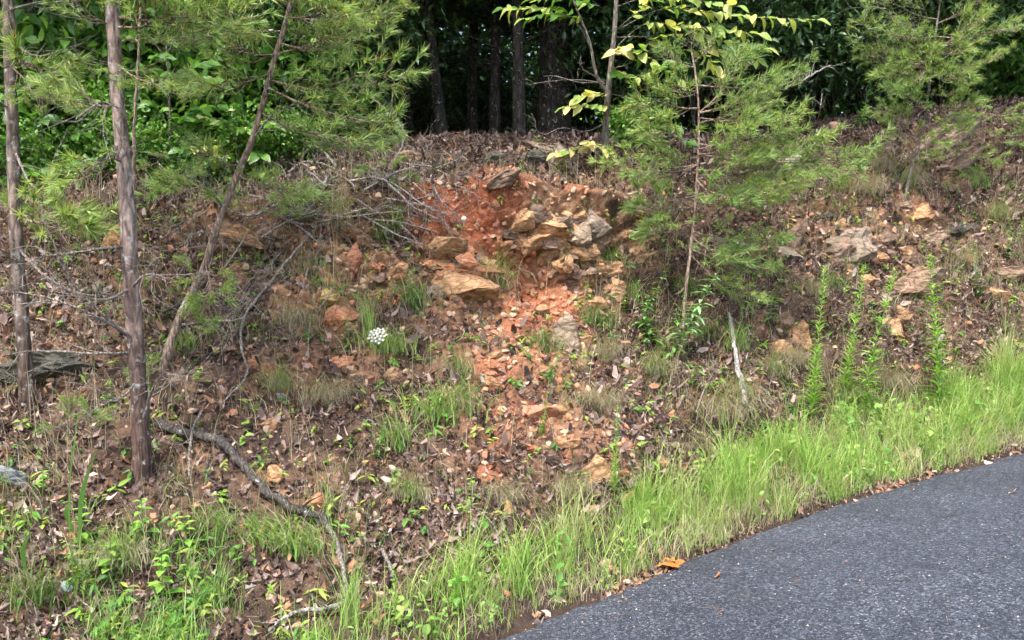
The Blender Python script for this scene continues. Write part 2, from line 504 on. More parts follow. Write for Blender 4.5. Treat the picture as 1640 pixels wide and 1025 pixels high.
def grid_normals(G):
    a = np.gradient(G, axis=1); b = np.gradient(G, axis=0)
    n = np.cross(a, b)
    n /= np.linalg.norm(n, axis=2)[..., None] + 1e-12
    return n
def bvh_of(G, step=1):
    g = G[::step, ::step]
    nt, nc = g.shape[:2]
    idx = np.arange(nt * nc).reshape(nt, nc)
    q = np.stack([idx[:-1, :-1], idx[:-1, 1:], idx[1:, 1:], idx[1:, :-1]], -1).reshape(-1, 4)
    return BVHTree.FromPolygons(g.reshape(-1, 3).tolist(), q.tolist())
bvh0 = bvh_of(G, 3)
def hit(bvh, px, py):
    r = ray(px, py)
    h = bvh.ray_cast(Vector((0, 0, CAM_Z)), r.normalized())
    return (h[0], h[1]) if h[0] is not None else (P(px, py, 9.0), Vector((0, -0.5, 0.8)))

Pg = G.reshape(-1, 3)
TT = np.repeat(tpar, NC)
PX = np.tile(cols, NT)
def zone(spots):
    w = np.zeros(len(Pg))
    for (px, py, r, s) in spots:
        c, _ = hit(bvh0, px, py)
        rad = r * c.y / F
        d2 = ((Pg - np.array(c)) ** 2).sum(1) / (rad * rad)
        w = np.maximum(w, s * np.exp(-d2 ** 1.5 * 0.7))
    return w
RED = [(770,345,75,1),(720,345,60,.9),(830,420,70,.9),(880,470,60,.9),(840,520,52,.6),(800,600,42,.5),(800,690,34,.35),(735,360,40,.9),(800,380,40,1),(850,425,45,1.0),(885,455,40,1),(870,480,35,.9),(840,500,42,.75),(850,540,38,.55),(800,590,34,.6),(790,640,30,.5),(850,650,34,.6),
       (800,700,26,.4),(785,755,22,.35),(870,610,30,.4),(690,345,30,.7),(910,305,30,.6),(760,300,30,.4)]
ORANGE = [(900,400,110,.7),(760,470,90,.7),(540,460,90,.6),(830,560,110,.6),(800,680,80,.5),(450,590,60,.4),(930,680,80,.5),(560,590,70,.45),(540,505,46,.95),(530,400,42,.9),(480,400,40,.6),(620,420,40,.55),(440,440,40,.4),(660,440,30,.5),(580,410,28,.7),(500,450,28,.5),(430,585,26,.6),(480,600,26,.6),(555,590,30,.6),(600,640,34,.4),(740,560,40,.6),(750,450,60,.8),
          (720,640,30,.4),(910,700,44,.55),(960,640,36,.6),(1000,600,34,.45),(930,560,40,.5),(300,745,24,.6),(435,765,26,.5),(345,730,22,.5),(1000,380,36,.45),(960,430,50,.5),(380,380,50,.5),
          (1330,355,48,.45),(1390,345,40,.35),(1480,345,45,.4),(1290,370,40,.35),(330,360,40,.45),(950,300,60,.4),(1420,520,40,.25),(640,600,40,.3),(1250,540,40,.3),(490,520,30,.35), (480,780,60,.2),(230,460,60,.2),(880,760,40,.35)]
red = zone(RED)
orange = zone(ORANGE)
nbig = fbm(Pg, 1.6, 4, 3)
nmid = fbm(Pg, 6.0, 4, 11)
red = np.clip(red + 0.25 * nmid * (red > 0.05), 0, 1)
orange = np.clip(orange + 0.3 * nmid * (orange > 0.05), 0, 1)

# relief
Nn = grid_normals(G).reshape(-1, 3)
slope_m = np.clip((TT - 2.0) / 0.8, 0, 1) * np.clip((9.5 - TT) / 1.5, 0.2, 1)
disp = slope_m * (0.055 * nbig + 0.030 * nmid + 0.014 * fbm(Pg, 24, 3, 31))
# ledges across the steep face
face = np.exp(-((TT - 6.4) / 0.9) ** 2)
led = vnoise(Pg * np.array([1.2, 1.2, 9.0]), 1.0, 77)
disp = disp + face * (0.05 * led + 0.035 * fbm(Pg, 11, 3, 55))
for (px, py, r, amt) in [(865,430,48,-.22),(835,418,35,-.14),(885,455,36,-.12),(760,330,45,-.06),(740,500,40,-.05),(690,480,30,-.05),(600,430,40,-.04),
                         (905,375,60,.07),(960,370,45,.06),(740,440,50,.08),(705,405,30,.05),(60,610,60,-.10),(150,640,40,-.06),(1150,720,60,-.05),(560,650,60,.04),(680,730,50,.05)]:
    c, _ = hit(bvh0, px, py)
    d2 = ((Pg - np.array(c)) ** 2).sum(1) / (r * c.y / F) ** 2
    disp = disp + amt * np.exp(-d2)
def cells(Q, scale, seed):
    q = Q * scale
    b = np.floor(q).astype(np.int64)
    best = np.full(len(q), 9.0); sec = best.copy(); val = np.zeros(len(q))
    for dx in (-1, 0, 1):
        for dy in (-1, 0, 1):
            for dz in (-1, 0, 1):
                c = b + np.array([dx, dy, dz])
                o = np.stack([_hash(c[:, 0], c[:, 1], c[:, 2], seed + k) for k in range(3)], -1)
                d = ((c + o - q) ** 2).sum(1)
                h = _hash(c[:, 0], c[:, 1], c[:, 2], seed + 7)
                m = d < best
                sec = np.where(m, best, np.minimum(sec, d))
                val = np.where(m, h, val)
                best = np.minimum(best, d)
    return val, np.sqrt(sec) - np.sqrt(best)
ROCKY = [(848,365,34,1),(885,368,38,1),(925,375,38,1),(955,380,36,1),(930,420,42,.9),(965,440,36,.8),(712,410,34,.9),(745,450,42,1),(775,440,34,.8),(545,500,44,.8),(560,410,36,.8),(500,400,36,.6),(480,450,36,.5),(610,440,36,.5),(430,470,36,.35),(660,400,30,.4),(1010,380,40,.5),(1000,300,40,.3),(400,378,44,.7),
         (1355,400,50,.7),(1465,455,44,.6),(1490,375,50,.5),(1500,250,60,.7),(1270,400,40,.5),(930,560,34,.4),(1270,545,30,.5),(70,585,60,.5),(880,250,50,.6),(1330,350,50,.4)]
rocky = np.clip(zone(ROCKY) + .3 * nmid * (zone(ROCKY) > .05), 0, 1)
mk = rocky > .03
cv = np.zeros(len(Pg)); ce = np.ones(len(Pg))
cv[mk], ce[mk] = cells(Pg[mk] * np.array([1, 1, 1.5]) + .04 * np.stack([vnoise(Pg[mk], 9, 3 + k) for k in range(3)], -1), 9.0, 900)
disp = disp + rocky * (np.where(PX < 1100, .17, .11) * (cv - .45) + .045 * (np.clip(ce, 0, .3) / .3 - 1) * 1.2)
lip = np.clip((PX - 330) / 120, 0, 1) * np.clip((1090 - PX) / 90, 0, 1) * (.75 + .5 * vnoise(Pg * np.array([1, 1, .2]), 3.0, 61))
disp = disp + lip * (.16 * np.exp(-((TT - 7.1) / .20) ** 2) - .15 * np.exp(-((TT - 6.45) / .38) ** 2))
crest = np.exp(-((TT - 8.0) / .7) ** 2)
disp = disp + crest * .17 * fbm(Pg, 2.0, 4, 63)
verge = np.clip(1 - np.abs(TT - 1.5) / 0.9, 0, 1)
disp = disp + verge * 0.012 * fbm(Pg, 9, 3, 91) * (TT > 1.0)
Pd = Pg + Nn * disp[:, None]
G = Pd.reshape(NT, NC, 3)
Ng = grid_normals(G)
Nn = Ng.reshape(-1, 3)
bvh = bvh_of(G, 1)

# soil colours (what the earth itself is: humus, red clay, tan subsoil)
def lerp(a, b, w): return a + (b - a) * w[:, None]
humus = np.array([0.062, 0.045, 0.035])
brown = np.array([0.15, 0.10, 0.068])
tan = np.array([0.38, 0.215, 0.125])
clay = np.array([0.36, 0.122, 0.060])
c = np.broadcast_to(humus, Pg.shape).copy()
c = lerp(c, brown, np.clip(0.45 + 0.5 * nmid, 0, 1) * np.clip((TT - 1.6), 0, 1) * np.clip(8.2 - TT, 0, 1))
c = lerp(c, tan, np.clip(orange, 0, 1))
c = lerp(c, clay, np.clip(red, 0, 1))
c = lerp(c, np.array([0.38, 0.245, 0.14]) , np.clip(rocky * 1.3, 0, 1) * np.clip(.45 + cv, 0, 1) * np.clip(ce * 6, .15, 1) * np.where(PX > 1100, .55, 1.0))
dk = fbm(Pg, 40, 3, 131)
c = np.clip(c * (1 + 0.28 * dk[:, None]), 0.01, 1)
idx = np.arange(NT * NC).reshape(NT, NC)
quads = np.stack([idx[:-1, :-1], idx[:-1, 1:], idx[1:, 1:], idx[1:, :-1]], -1).reshape(-1, 4)
bank_o = link('roadside_bank_terrain', mesh_np('bank_terrain', Pd, quads, c, True), M['soil'])
tag(bank_o, kind='structure')
tag(bank_o, 'eroded road cut bank of brown humus and exposed orange clay')

def T(px, py):
    return hit(bvh, px, py)

# ------------------------------------------------------------------ road
edge_pts = []
for px in np.linspace(-700, 2100, 260):
    De = np.interp(px, [e[0] for e in EDGE_PX], [e[1] for e in EDGE_PX])
    edge_pts.append((sx(px) * De, De))
edge_pts = np.array(edge_pts)
ee = spline(np.array([(sx(p) * d, d) for p, d in EDGE_PX]), 420)
e3 = np.c_[ee, np.zeros(len(ee))]
ee = ee + np.c_[np.zeros(len(ee)), 0.03 * fbm(e3, 4, 3, 5) + 0.016 * fbm(e3, 18, 3, 8)]
tan2 = np.gradient(ee, axis=0); tan2 /= np.linalg.norm(tan2, axis=1)[:, None]
nrm2 = np.broadcast_to(np.array([0.545, -0.838]), ee.shape)            # to the camera side
rows = []
offs = [(-0.012, -0.06), (0.0, 0.0), (0.02, 0.012), (0.06, 0.018), (0.2, 0.02), (0.5, 0.022), (1.0, 0.022), (2.0, 0.022), (3.5, 0.02), (6.0, 0.0)]
for k, (o, dz) in enumerate(offs):
    q = ee + nrm2 * o
    rows.append(np.c_[q, road_z(q[:, 0]) + dz])
R = np.array(rows)
ri = np.arange(R.shape[0] * R.shape[1]).reshape(R.shape[:2])
rq = np.stack([ri[:-1, :-1], ri[1:, :-1], ri[1:, 1:], ri[:-1, 1:]], -1).reshape(-1, 4)
road_o = tag(link('road', mesh_np('road', R.reshape(-1, 3), rq, None, True), M['asphalt']), kind='structure')
tag(road_o, 'dark blue grey coarse asphalt road surface')
# ground far below and behind, out to the horizon
gm = mesh_np('ground', np.array([(-300, -300, -4.0), (300, -300, -4.0), (300, 300, -4.0), (-300, 300, -4.0)]), np.array([[0, 1, 2, 3]]), np.array([humus] * 4))
tag(link('ground', gm, M['soil']), 'brown ground far below the ridge', kind='structure')

# ------------------------------------------------------------------ sampling the bank
Aw = np.zeros((NT, NC))
e1 = np.linalg.norm(np.gradient(G, axis=1), axis=2); e2 = np.linalg.norm(np.gradient(G, axis=0), axis=2)
AREA = (e1 * e2).ravel()
inview = np.clip(np.minimum(PX + 260, 1900 - PX) / 60, 0, 1)
LIT_N = fbm(Pg, 3.0, 3, 201)
def sample(n, dens, r=rng):
    w = AREA * dens
    w = w / w.sum()
    k = r.choice(len(w), size=n, p=w)
    k = k[(k // NC < NT - 1) & (k % NC < NC - 1)]
    a, b = r.random(len(k))[:, None], r.random(len(k))[:, None]
    p = Pd[k] * (1 - a) * (1 - b) + Pd[k + 1] * a * (1 - b) + Pd[k + NC] * (1 - a) * b + Pd[k + NC + 1] * a * b
    return p, Nn[k], k

def frames(up, yaw, r=rng):
    """rotation matrices (n,3,3): columns x,y,z with z=up"""
    up = up / (np.linalg.norm(up, axis=1)[:, None] + 1e-9)
    ref = np.where(np.abs(up[:, [0]]) < 0.9, np.array([[1.0, 0, 0]]), np.array([[0, 1.0, 0]]))
    x = np.cross(ref, up); x /= np.linalg.norm(x, axis=1)[:, None] + 1e-9
    y = np.cross(up, x)
    cx, sn = np.cos(yaw)[:, None], np.sin(yaw)[:, None]
    X = x * cx + y * sn
    Y = -x * sn + y * cx
    return np.stack([X, Y, up], -1)

def stamp(acc, tmplV, tmplF, Rm, pos, scale, col):
    n = len(pos)
    sc = np.asarray(scale)
    sc = sc.reshape(n, 1, -1) if sc.ndim > 1 else sc.reshape(n, 1, 1)
    V = np.einsum('nij,nkj->nki', Rm, tmplV[None] * sc) + pos[:, None, :]
    Fs = tmplF[None] + (np.arange(n) * len(tmplV))[:, None, None]
    C = np.repeat(col, len(tmplV), 0)
    acc.add(V.reshape(-1, 3), Fs.reshape(-1, tmplF.shape[1]), C)

def leaf_template(kind='ovate', curl=0.0, fold=0.2, twist=0.0, ns=5, seed=0, crumple=0.0):
    """unit-length leaf along +X from the stalk, midrib on the axis"""
    r_ = np.random.default_rng(seed)
    t = np.linspace(0, 1, ns)
    if kind == 'ovate':
        w = 0.30 * np.sin(math.pi * np.clip(t, 0.02, 1) ** 0.8) ** 0.9
    elif kind == 'lance':
        w = 0.14 * np.sin(math.pi * np.clip(t, 0.02, 1) ** 0.75)
    elif kind == 'narrow':
        w = 0.068 * np.sin(math.pi * np.clip(t, 0.02, 1) ** 0.75)
    elif kind == 'laurel':
        w = 0.17 * np.sin(math.pi * np.clip(t, 0.02, 1) ** 1.05) ** 0.8
    elif kind == 'oak':
        w = 0.36 * np.sin(math.pi * np.clip(t, 0.03, 1) ** 1.1) * (0.68 + 0.42 * np.cos(t * math.pi * 5.0 + 0.7))
    w[0] = 0.008; w[-1] = 0.006
    V, Fq = [], []
    for i in range(ns):
        bx = t[i] - 0.0
        bend = curl * (t[i] ** 2)
        zz = -bend * 0.9
        cs = math.cos(twist * t[i]); sn = math.sin(twist * t[i])
        for s in (-1, 0, 1):
            y = s * w[i]
            z = abs(s) * w[i] * fold * (1 + 0.4 * math.sin(6 * t[i] + seed)) + crumple * (r_.random() - 0.5) * (0.4 + abs(s))
            V.append((bx * (1 - 0.18 * abs(curl) * t[i]), y * cs - z * sn, zz + y * sn + z * cs))
    for i in range(ns - 1):
        a = i * 3
        for k in (0, 1):
            Fq.append((a + k, a + 3 + k, a + 4 + k, a + 1 + k))
    return np.array(V), np.array(Fq)

# ------------------------------------------------------------------ leaf litter (uncountable)
def build_litter():
    acc = Acc()
    bare = np.clip(1 - 1.1 * red - 0.5 * orange, 0.03, 1)
    vg = np.clip((TT - 1.75) / 0.5, 0.10, 1)
    steep = np.clip((Nn[:, 2] - 0.12) / 0.45, 0.05, 1)
    top = np.where(TT > 7.8, 0.9, 1.0) * np.where(TT > 9.0, 0.35, 1) * (TT < 9.6)
    dens = bare * vg * steep * top * inview * np.clip(0.85 + 0.9 * LIT_N, 0.3, 2.0) * (TT > 1.05)
    pal = np.array([.98, .96, .97]) * np.array([(0.088,0.056,0.044),(0.15,0.098,0.078),(0.215,0.15,0.12),(0.045,0.028,0.023),(0.35,0.265,0.215),(0.15,0.080,0.048),(0.30,0.165,0.090),(0.46,0.37,0.30),(0.30,0.245,0.215)])
    pw = np.array([.19,.21,.16,.17,.07,.09,.05,.02,.04])
    for v in range(9):
        args = dict(kind=['oak','ovate','oak'][v % 3], curl=[0.8,1.3,-0.9,0.4,1.6,-0.6,1.0,-1.3,0.6][v], fold=[.8,1.3,-.7,.4,1.8,1.0,-1.2,.5,1.5][v],
                    twist=[.4,-.8,.9,0,1.2,-.5,.3,-1.1,.7][v], seed=v)
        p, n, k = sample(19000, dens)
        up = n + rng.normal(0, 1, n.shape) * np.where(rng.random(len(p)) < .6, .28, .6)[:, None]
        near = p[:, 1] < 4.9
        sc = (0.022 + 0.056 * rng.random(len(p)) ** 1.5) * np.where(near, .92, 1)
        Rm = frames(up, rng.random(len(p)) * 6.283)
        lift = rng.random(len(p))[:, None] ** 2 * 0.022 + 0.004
        col = pal[rng.choice(len(pal), len(p), p=pw)] * rng.uniform(0.75, 1.25, (len(p), 1)) * np.clip(1 - (TT[k] - 7.0) * .5, .6, 1)[:, None]  # leaves darken up to the crest: forest shade put into their colour
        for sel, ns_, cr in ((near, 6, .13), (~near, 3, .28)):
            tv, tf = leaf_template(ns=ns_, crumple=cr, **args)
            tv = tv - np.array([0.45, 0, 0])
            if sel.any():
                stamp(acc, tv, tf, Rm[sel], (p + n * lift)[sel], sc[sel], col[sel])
    # pine straw and thin stalks
    tv = np.array([(-0.5, 0.011, 0), (-0.5, -0.011, 0), (0, -0.013, 0.05), (0, 0.013, 0.05), (0.5, 0, 0.0)])
    tf4 = np.array([(0, 1, 2, 3)]); tf3 = np.array([(3, 2, 4)])
    strip = lambda L: None
    p, n, k = sample(17000, np.clip(bare + 0.15, 0, 1) * vg * inview * (TT > 1.05) * np.where(TT > 9, .3, 1) * (TT < 9.6))
    Rm = frames(n + rng.normal(0, 0.3, n.shape), rng.random(len(p)) * 6.283)
    col = np.array([(0.22, 0.12, 0.07), (0.33, 0.24, 0.16), (0.13, 0.085, 0.065)])[rng.integers(0, 3, len(p))] * rng.uniform(.7, 1.3, (len(p), 1))
    sc = np.c_[rng.uniform(0.05, 0.16, len(p)), np.full(len(p), 0.13), np.full(len(p), 0.12)]
    stamp(acc, tv, tf4, Rm, p + n * 0.016, sc, col)
    # debris swept along the road edge
    dens2 = np.exp(-((TT - 1.07) / 0.09) ** 2) * inview * (TT > 0.97) * np.clip(0.6 + LIT_N, 0.1, 1)
    for v in range(4):
        tv, tf = leaf_template(['oak', 'ovate'][v % 2], curl=.8 - .4 * v, fold=.7, twist=.6, ns=5, seed=40 + v, crumple=.2)
        p, n, k = sample(380, dens2 * np.clip(fbm(Pg, 3.5, 2, 77) + .15, .04, 1))
        Rm = frames(n + rng.normal(0, 0.4, n.shape), rng.random(len(p)) * 6.283)
        col = np.array([(0.34,0.26,0.20),(0.22,0.13,0.09),(0.13,0.08,0.06),(0.30,0.17,0.10)])[rng.integers(0, 4, len(p))] * rng.uniform(.75, 1.2, (len(p), 1))
        stamp(acc, tv, tf, Rm, p + n * 0.012, rng.uniform(0.02, 0.06, len(p)), col)
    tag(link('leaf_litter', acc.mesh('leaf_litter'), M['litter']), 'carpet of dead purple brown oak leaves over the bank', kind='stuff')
build_litter()

# ------------------------------------------------------------------ rocks
def rock_mesh(seed, sub=4, cuts=15, layered=False, rough=0.03):
    r_ = np.random.default_rng(seed)
    bm = bmesh.new()
    bmesh.ops.create_icosphere(bm, subdivisions=sub, radius=1.0)
    V = np.array([v.co[:] for v in bm.verts])
    Fc = np.array([[v.index for v in f.verts] for f in bm.faces])
    bm.free()
    V *= 1.25
    for k in range(cuts):
        n = r_.normal(size=3); n /= np.linalg.norm(n)
        d = r_.uniform(0.55, 0.9)
        o = np.maximum(0, V @ n - d)
        V -= o[:, None] * n
    if layered:
        t = np.array([0.25, 0.15, 1.0]); t /= np.linalg.norm(t)
        h = V @ t
        st = np.floor(h * 4.5 + 0.6 * vnoise(V, 1.1, seed)) 
        off = np.array([_hash(np.array([int(s) + 50]), np.array([seed]), np.array([3]), 9)[0] for s in st])
        rad = V - h[:, None] * t
        V = V + rad * ((off - 0.6) * 0.22)[:, None]
    nd = V / (np.linalg.norm(V, axis=1)[:, None] + 1e-9)
    V = V + nd * (rough * fbm(V, 3.5, 4, seed + 5))[:, None] + nd * (0.5 * rough * fbm(V, 13, 2, seed + 8))[:, None]
    V /= np.abs(V).max(0)
    return mesh_np('rock_shape', V, Fc, None, False)
ROCKS = [rock_mesh(100 + i, 4 if i < 8 else 3, 12 + i, False, 0.06) for i in range(10)] + [rock_mesh(200 + i, 4, 14, True, 0.05) for i in range(4)]

ORD = ['first','second','third','fourth','fifth','sixth','seventh','eighth','ninth','tenth','eleventh','twelfth','thirteenth','fourteenth','fifteenth','sixteenth','seventeenth','eighteenth','nineteenth','twentieth','twenty-first','twenty-second','twenty-third','twenty-fourth','twenty-fifth','twenty-sixth','twenty-seventh','twenty-eighth','twenty-ninth','thirtieth','thirty-first','thirty-second','thirty-third','thirty-fourth','thirty-fifth','thirty-sixth','thirty-seventh','thirty-eighth','thirty-ninth','fortieth']
rock_cache = {}
def rock(px, py, w, h, rot, proto, colour, label, name='rock', group=None, depth=1.0, proud=0.22, cat='rock'):
    p, n = T(px, py)
    s = p.y / F
    wx, hz = w * s * 0.5, h * s * 0.5
    key = (proto, colour)
    if key not in rock_cache:
        me = ROCKS[proto].copy()
        me.materials.append(M['rock_' + colour])
        rock_cache[key] = me
    o = link(name, rock_cache[key])
    dp = depth * min(wx, hz) + 0.25 * max(wx, hz) * depth
    nn = (n + Vector((0, -0.8, 0.2))).normalized()
    X = Vector((1, 0, 0)); X = (X - nn * X.dot(nn)).normalized()
    Zv = X.cross(nn) * 1.0
    Y = nn
    X2 = X * math.cos(math.radians(rot)) - X.cross(nn) * -math.sin(math.radians(rot))
    X2.normalize()
    Z2 = X2.cross(Y)
    Rm = Matrix((X2, Y, Z2)).transposed()
    loc = p + nn * dp * (proud - 0.2)
    o.matrix_world = Matrix.Translation(loc) @ Rm.to_4x4() @ Matrix.Diagonal((wx * 1.22, dp, hz * 1.22, 1))
    tag(o, label, cat, group)
    return o

RK = [
 # outcrop, left knot
 (709,397,60,28,-4,1,'tan','flat tan boulder capping the left knot of the outcrop'),
 (711,425,56,30,4,2,'tan','rounded tan boulder in the middle of the left outcrop knot'),
 (742,458,76,44,-6,3,'tan','broad tan boulder at the bottom of the left outcrop knot'),
 (772,438,66,34,-12,4,'orange','orange brown boulder right of the left outcrop knot'),
 (748,420,26,16,10,5,'orange','small orange stone wedged between the left outcrop boulders'),
 (706,470,36,22,-10,6,'brown','brown stone tucked below the left outcrop knot beside green weeds'),
 (800,448,34,24,-20,0,'orange','rounded orange stone above the hanging grass tuft'),
 # outcrop, right knot
 (842,352,40,26,-24,10,'tan','upper left tan rock of the right outcrop knot'),
 (866,368,62,28,12,11,'tan','widest tan ledge rock of the right outcrop knot'),
 (886,353,28,20,20,4,'tan','small tan rock at the top edge of the right outcrop knot'),
 (827,385,30,28,10,5,'tan','blocky tan rock at the left end of the right outcrop knot'),
 (851,388,34,18,0,12,'tan','thin tan rock low in the right outcrop knot'),
 (878,392,30,16,-8,3,'brown','brown rock hanging over the red hollow'),
 (900,386,24,28,15,6,'tan','narrow tan rock in the middle of the right outcrop knot'),
 (899,362,28,20,-10,0,'brown','brown rock behind the narrow tan rock of the outcrop'),
 (922,359,30,18,-6,7,'brown','flat brown rock above the two grey outcrop boulders'),
 (950,367,40,44,-8,1,'grey','larger grey boulder at the right end of the outcrop'),
 (931,380,34,36,4,2,'grey','smaller grey boulder beside the larger one in the outcrop'),
 (913,395,34,22,38,8,'tan','tilted wedge of tan rock below the grey outcrop boulders'),
 (930,408,38,15,14,9,'tan','thin tan sill rock under the grey outcrop boulders'),
 (948,404,20,14,20,5,'tan','small tan block at the right foot of the outcrop'),
 (966,392,24,30,30,10,'brown','brown slab leaning on the right side of the outcrop'),
 (912,426,14,24,15,4,'tan','small upright tan stone below the right outcrop knot'),
 (925,440,16,14,0,6,'brown','brown stone among loose rubble below the outcrop'),
 (945,432,20,12,-10,8,'brown','flat brown stone in the rubble slope below the outcrop'),
 (987,460,18,30,10,3,'tan','upright oval tan stone right of the rubble below the outcrop'),
 (958,488,40,14,0,9,'tan','flat tan stone above the dark green sedge tuft'),
 (962,450,18,12,5,5,'brown','little brown stone in the rubble near the upright tan one'),
 # slope below
 (903,541,38,54,8,11,'grey','tall grey slab standing in the slope below the outcrop'),
 (934,546,32,28,-30,4,'tan','angular tan rock touching the tall grey slab'),
 (985,579,24,22,0,6,'brown','brown block left of a small pale upright stone'),
 (1005,582,16,24,-5,8,'pale','small pale upright stone on the mid slope'),
 (858,664,62,38,-6,3,'orange','orange boulder with a crimson leaf lying on it'),
 (870,500,20,12,-10,0,'tan','small tan stone in the red wash below the hollow'),
 (846,509,18,12,12,5,'orange','orange stone in the red wash left of the tall grey slab'),
 (832,541,16,12,0,7,'tan','tan stone low in the red wash near the grass tuft'),
 (856,458,16,9,0,2,'orange','reddish stone on the floor of the red hollow'),
 (790,600,18,12,10,8,'orange','orange stone in the narrow red gully'),
 (770,655,20,12,-20,9,'orange','flat orange stone beside the red gully'),
 # left half of the cut
 (534,478,32,26,-6,4,'yellow','square yellowish tan block in the left soil face'),
 (566,418,26,42,4,5,'orange','tall orange block in the left soil face'),
 (527,359,20,32,8,6,'orange','narrow orange block below the brush pile'),
 (428,377,40,30,-10,10,'brown','brown slab beneath the grey dead branches'),
 (381,379,70,28,14,11,'tan','layered tan ledge beside the leaning pine'),
 (540,512,54,36,-10,1,'orange','low orange boulder under the square yellowish block'),
 (546,584,40,26,16,12,'orange','layered orange rock below the left soil face'),
 (632,602,34,36,-40,8,'tan','pointed tan rock below the white flower'),
 (575,606,24,18,0,2,'brown','round brown stone left of the pointed tan rock'),
 (407,584,22,16,12,9,'orange','bright orange stone beside the long grey branch'),
 (424,590,20,14,-8,3,'orange','orange stone right of the bright orange one'),
 (645,433,16,18,20,7,'tan','small tan stone among weeds left of the outcrop'),
 (608,448,18,18,0,0,'brown','brown stone in the weeds above the white flower'),
 (489,452,16,12,0,5,'orange','little orange stone left of the square yellowish block'),
 (453,635,16,9,0,4,'blue','tiny blue green stone lying on dead leaves'),
 # right slope
 (1268,388,20,68,24,11,'brown','long tilted brown slab behind the right pine'),
 (1262,413,38,38,-14,4,'grey','grey boulder at the foot of the long tilted slab'),
 (1356,398,58,82,26,13,'grey','largest tilted grey slab on the right slope'),
 (1338,412,34,60,26,12,'brown','brown slab half hidden left of the largest tilted slab'),
 (1322,348,38,13,-6,9,'dark','thin dark ledge above the largest tilted slab'),
 (1479,343,36,28,-18,10,'tan','tan rock high on the right slope'),
 (1417,384,30,20,-20,5,'brown','brown rock between the largest slab and the dark ledges'),
 (1493,385,40,24,-4,12,'brown','flat brown ledge over a dark gap on the right slope'),
 (1530,372,46,18,-8,9,'dark','dark flat rock right of the brown ledge'),
 (1552,368,24,18,0,6,'dark','small dark block at the end of the flat dark rock'),
 (1447,402,20,14,-6,3,'tan','small tan stone below the brown ledge'),
 (1464,459,74,44,-10,13,'brown','big grey tan boulder above the right grass verge'),
 (1386,452,46,26,8,8,'tan','tan rock left of the big grey tan boulder'),
 (1448,506,22,32,12,4,'tan','pointed tan stone below the big grey tan boulder'),
 (1430,531,38,40,-20,10,'tan','broken tan rock at the foot of the right slope'),
 (1277,543,34,46,10,11,'tan','tall tan rock among dry grass on the right slope'),
 (1251,561,30,34,-30,7,'tan','tan rock left of the tall one among dry grass'),
 (1256,516,24,22,0,5,'brown','brown rock above the pair of tan rocks'),
 (1596,471,32,20,14,3,'tan','tan rock near the right edge above tall grass'),
 (1612,440,48,24,8,12,'brown','brown ledge near the right edge of the slope'),
 (1270,261,46,20,8,10,'pale','pale pinkish rock near the crest behind the right pine'),
 (1500,238,104,50,-28,13,'grey','wide layered grey tan slab high on the right'),
 (1535,262,70,30,-28,12,'brown','layered brown slab below the wide grey one'),
 (1340,205,18,18,0,4,'brown','small red brown rock at the dark forest edge'),
 # crest
 (863,241,66,18,6,12,'grey','long grey ledge on the crest under the dark trees'),
 (858,257,46,20,-4,9,'dark','dark block beneath the long crest ledge'),
 (904,262,40,40,-10,5,'grey','grey boulder on the crest below yellow leaves'),
 (795,256,46,14,-14,9,'dark','thin dark slab on the crest left of the long ledge'),
 (803,289,56,24,-26,13,'brown','tilted brown slab just below the crest'),
 (660,252,52,26,4,2,'brown','red brown hump of rock on the crest by the twisted sapling'),
 # left
 (78,583,140,44,4,13,'dark','wide dark mossy slab overhanging the left slope'),
 (20,600,80,40,-4,12,'dark','dark mossy slab beside the leftmost pine'),
 (104,502,22,12,10,8,'orange','small orange stone above the dark mossy slab'),
 (186,386,28,44,-6,10,'tan','upright tan rock behind the second pine'),
 (14,760,48,26,10,3,'blue','pale blue grey rock at the left edge'),
 (48,751,46,24,12,6,'grey','grey rock beside the pale blue one at the left'),
 (186,706,28,24,0,2,'brown','brown rock left of the second pine foot'),
 (274,711,30,22,-10,7,'brown','brown rock right of the second pine foot'),
 (135,903,30,20,-12,4,'pale','pale flat rock among seedlings at the lower left'),
 (105,943,20,18,0,5,'blue','small blue grey rock near the bottom left'),
 (36,834,22,18,0,8,'orange','orange stone at the far lower left'),
 (435,683,28,16,0,9,'tan','oval tan stone lying alone on dead leaves'),
 (443,763,26,30,10,4,'tan','tan stone beside the dark fallen limb'),
 (506,810,30,32,-20,0,'orange','orange cobble above the dark fallen limb'),
 (537,740,20,16,-8,7,'tan','small tan stone in the middle of the leaf litter'),
 (590,742,22,12,0,3,'tan','flat tan stone left of the big grass clump'),
 (815,815,18,38,-16,8,'yellow','yellowish upright stone near the grass verge'),
 (566,912,16,28,4,6,'orange','orange stone beside the forked end of the fallen limb'),
 (460,978,18,18,0,5,'tan','small tan stone near the bottom by the lichened branch'),
 (955,760,44,50,-10,11,'tan','large pale tan rock above the grass verge'),
 (1000,757,22,16,0,2,'orange','orange stone right of the large pale rock'),
 (1064,745,30,14,6,9,'tan','flat tan stone right of the tall horseweed'),
 (916,712,36,24,-24,4,'tan','tan angular rock below the orange boulder'),
 (855,721,22,14,10,7,'orange','orange stone below the orange boulder'),
 (905,728,18,12,0,3,'orange','small orange stone under the tan angular rock'),
]
for a in RK:
    k = 1.28 if 'outcrop' in a[7] else 1.08
    rock(a[0], a[1], a[2] * k, a[3] * k, *a[4:], group='rocks set in the road cut')
_fr = random.Random(44)
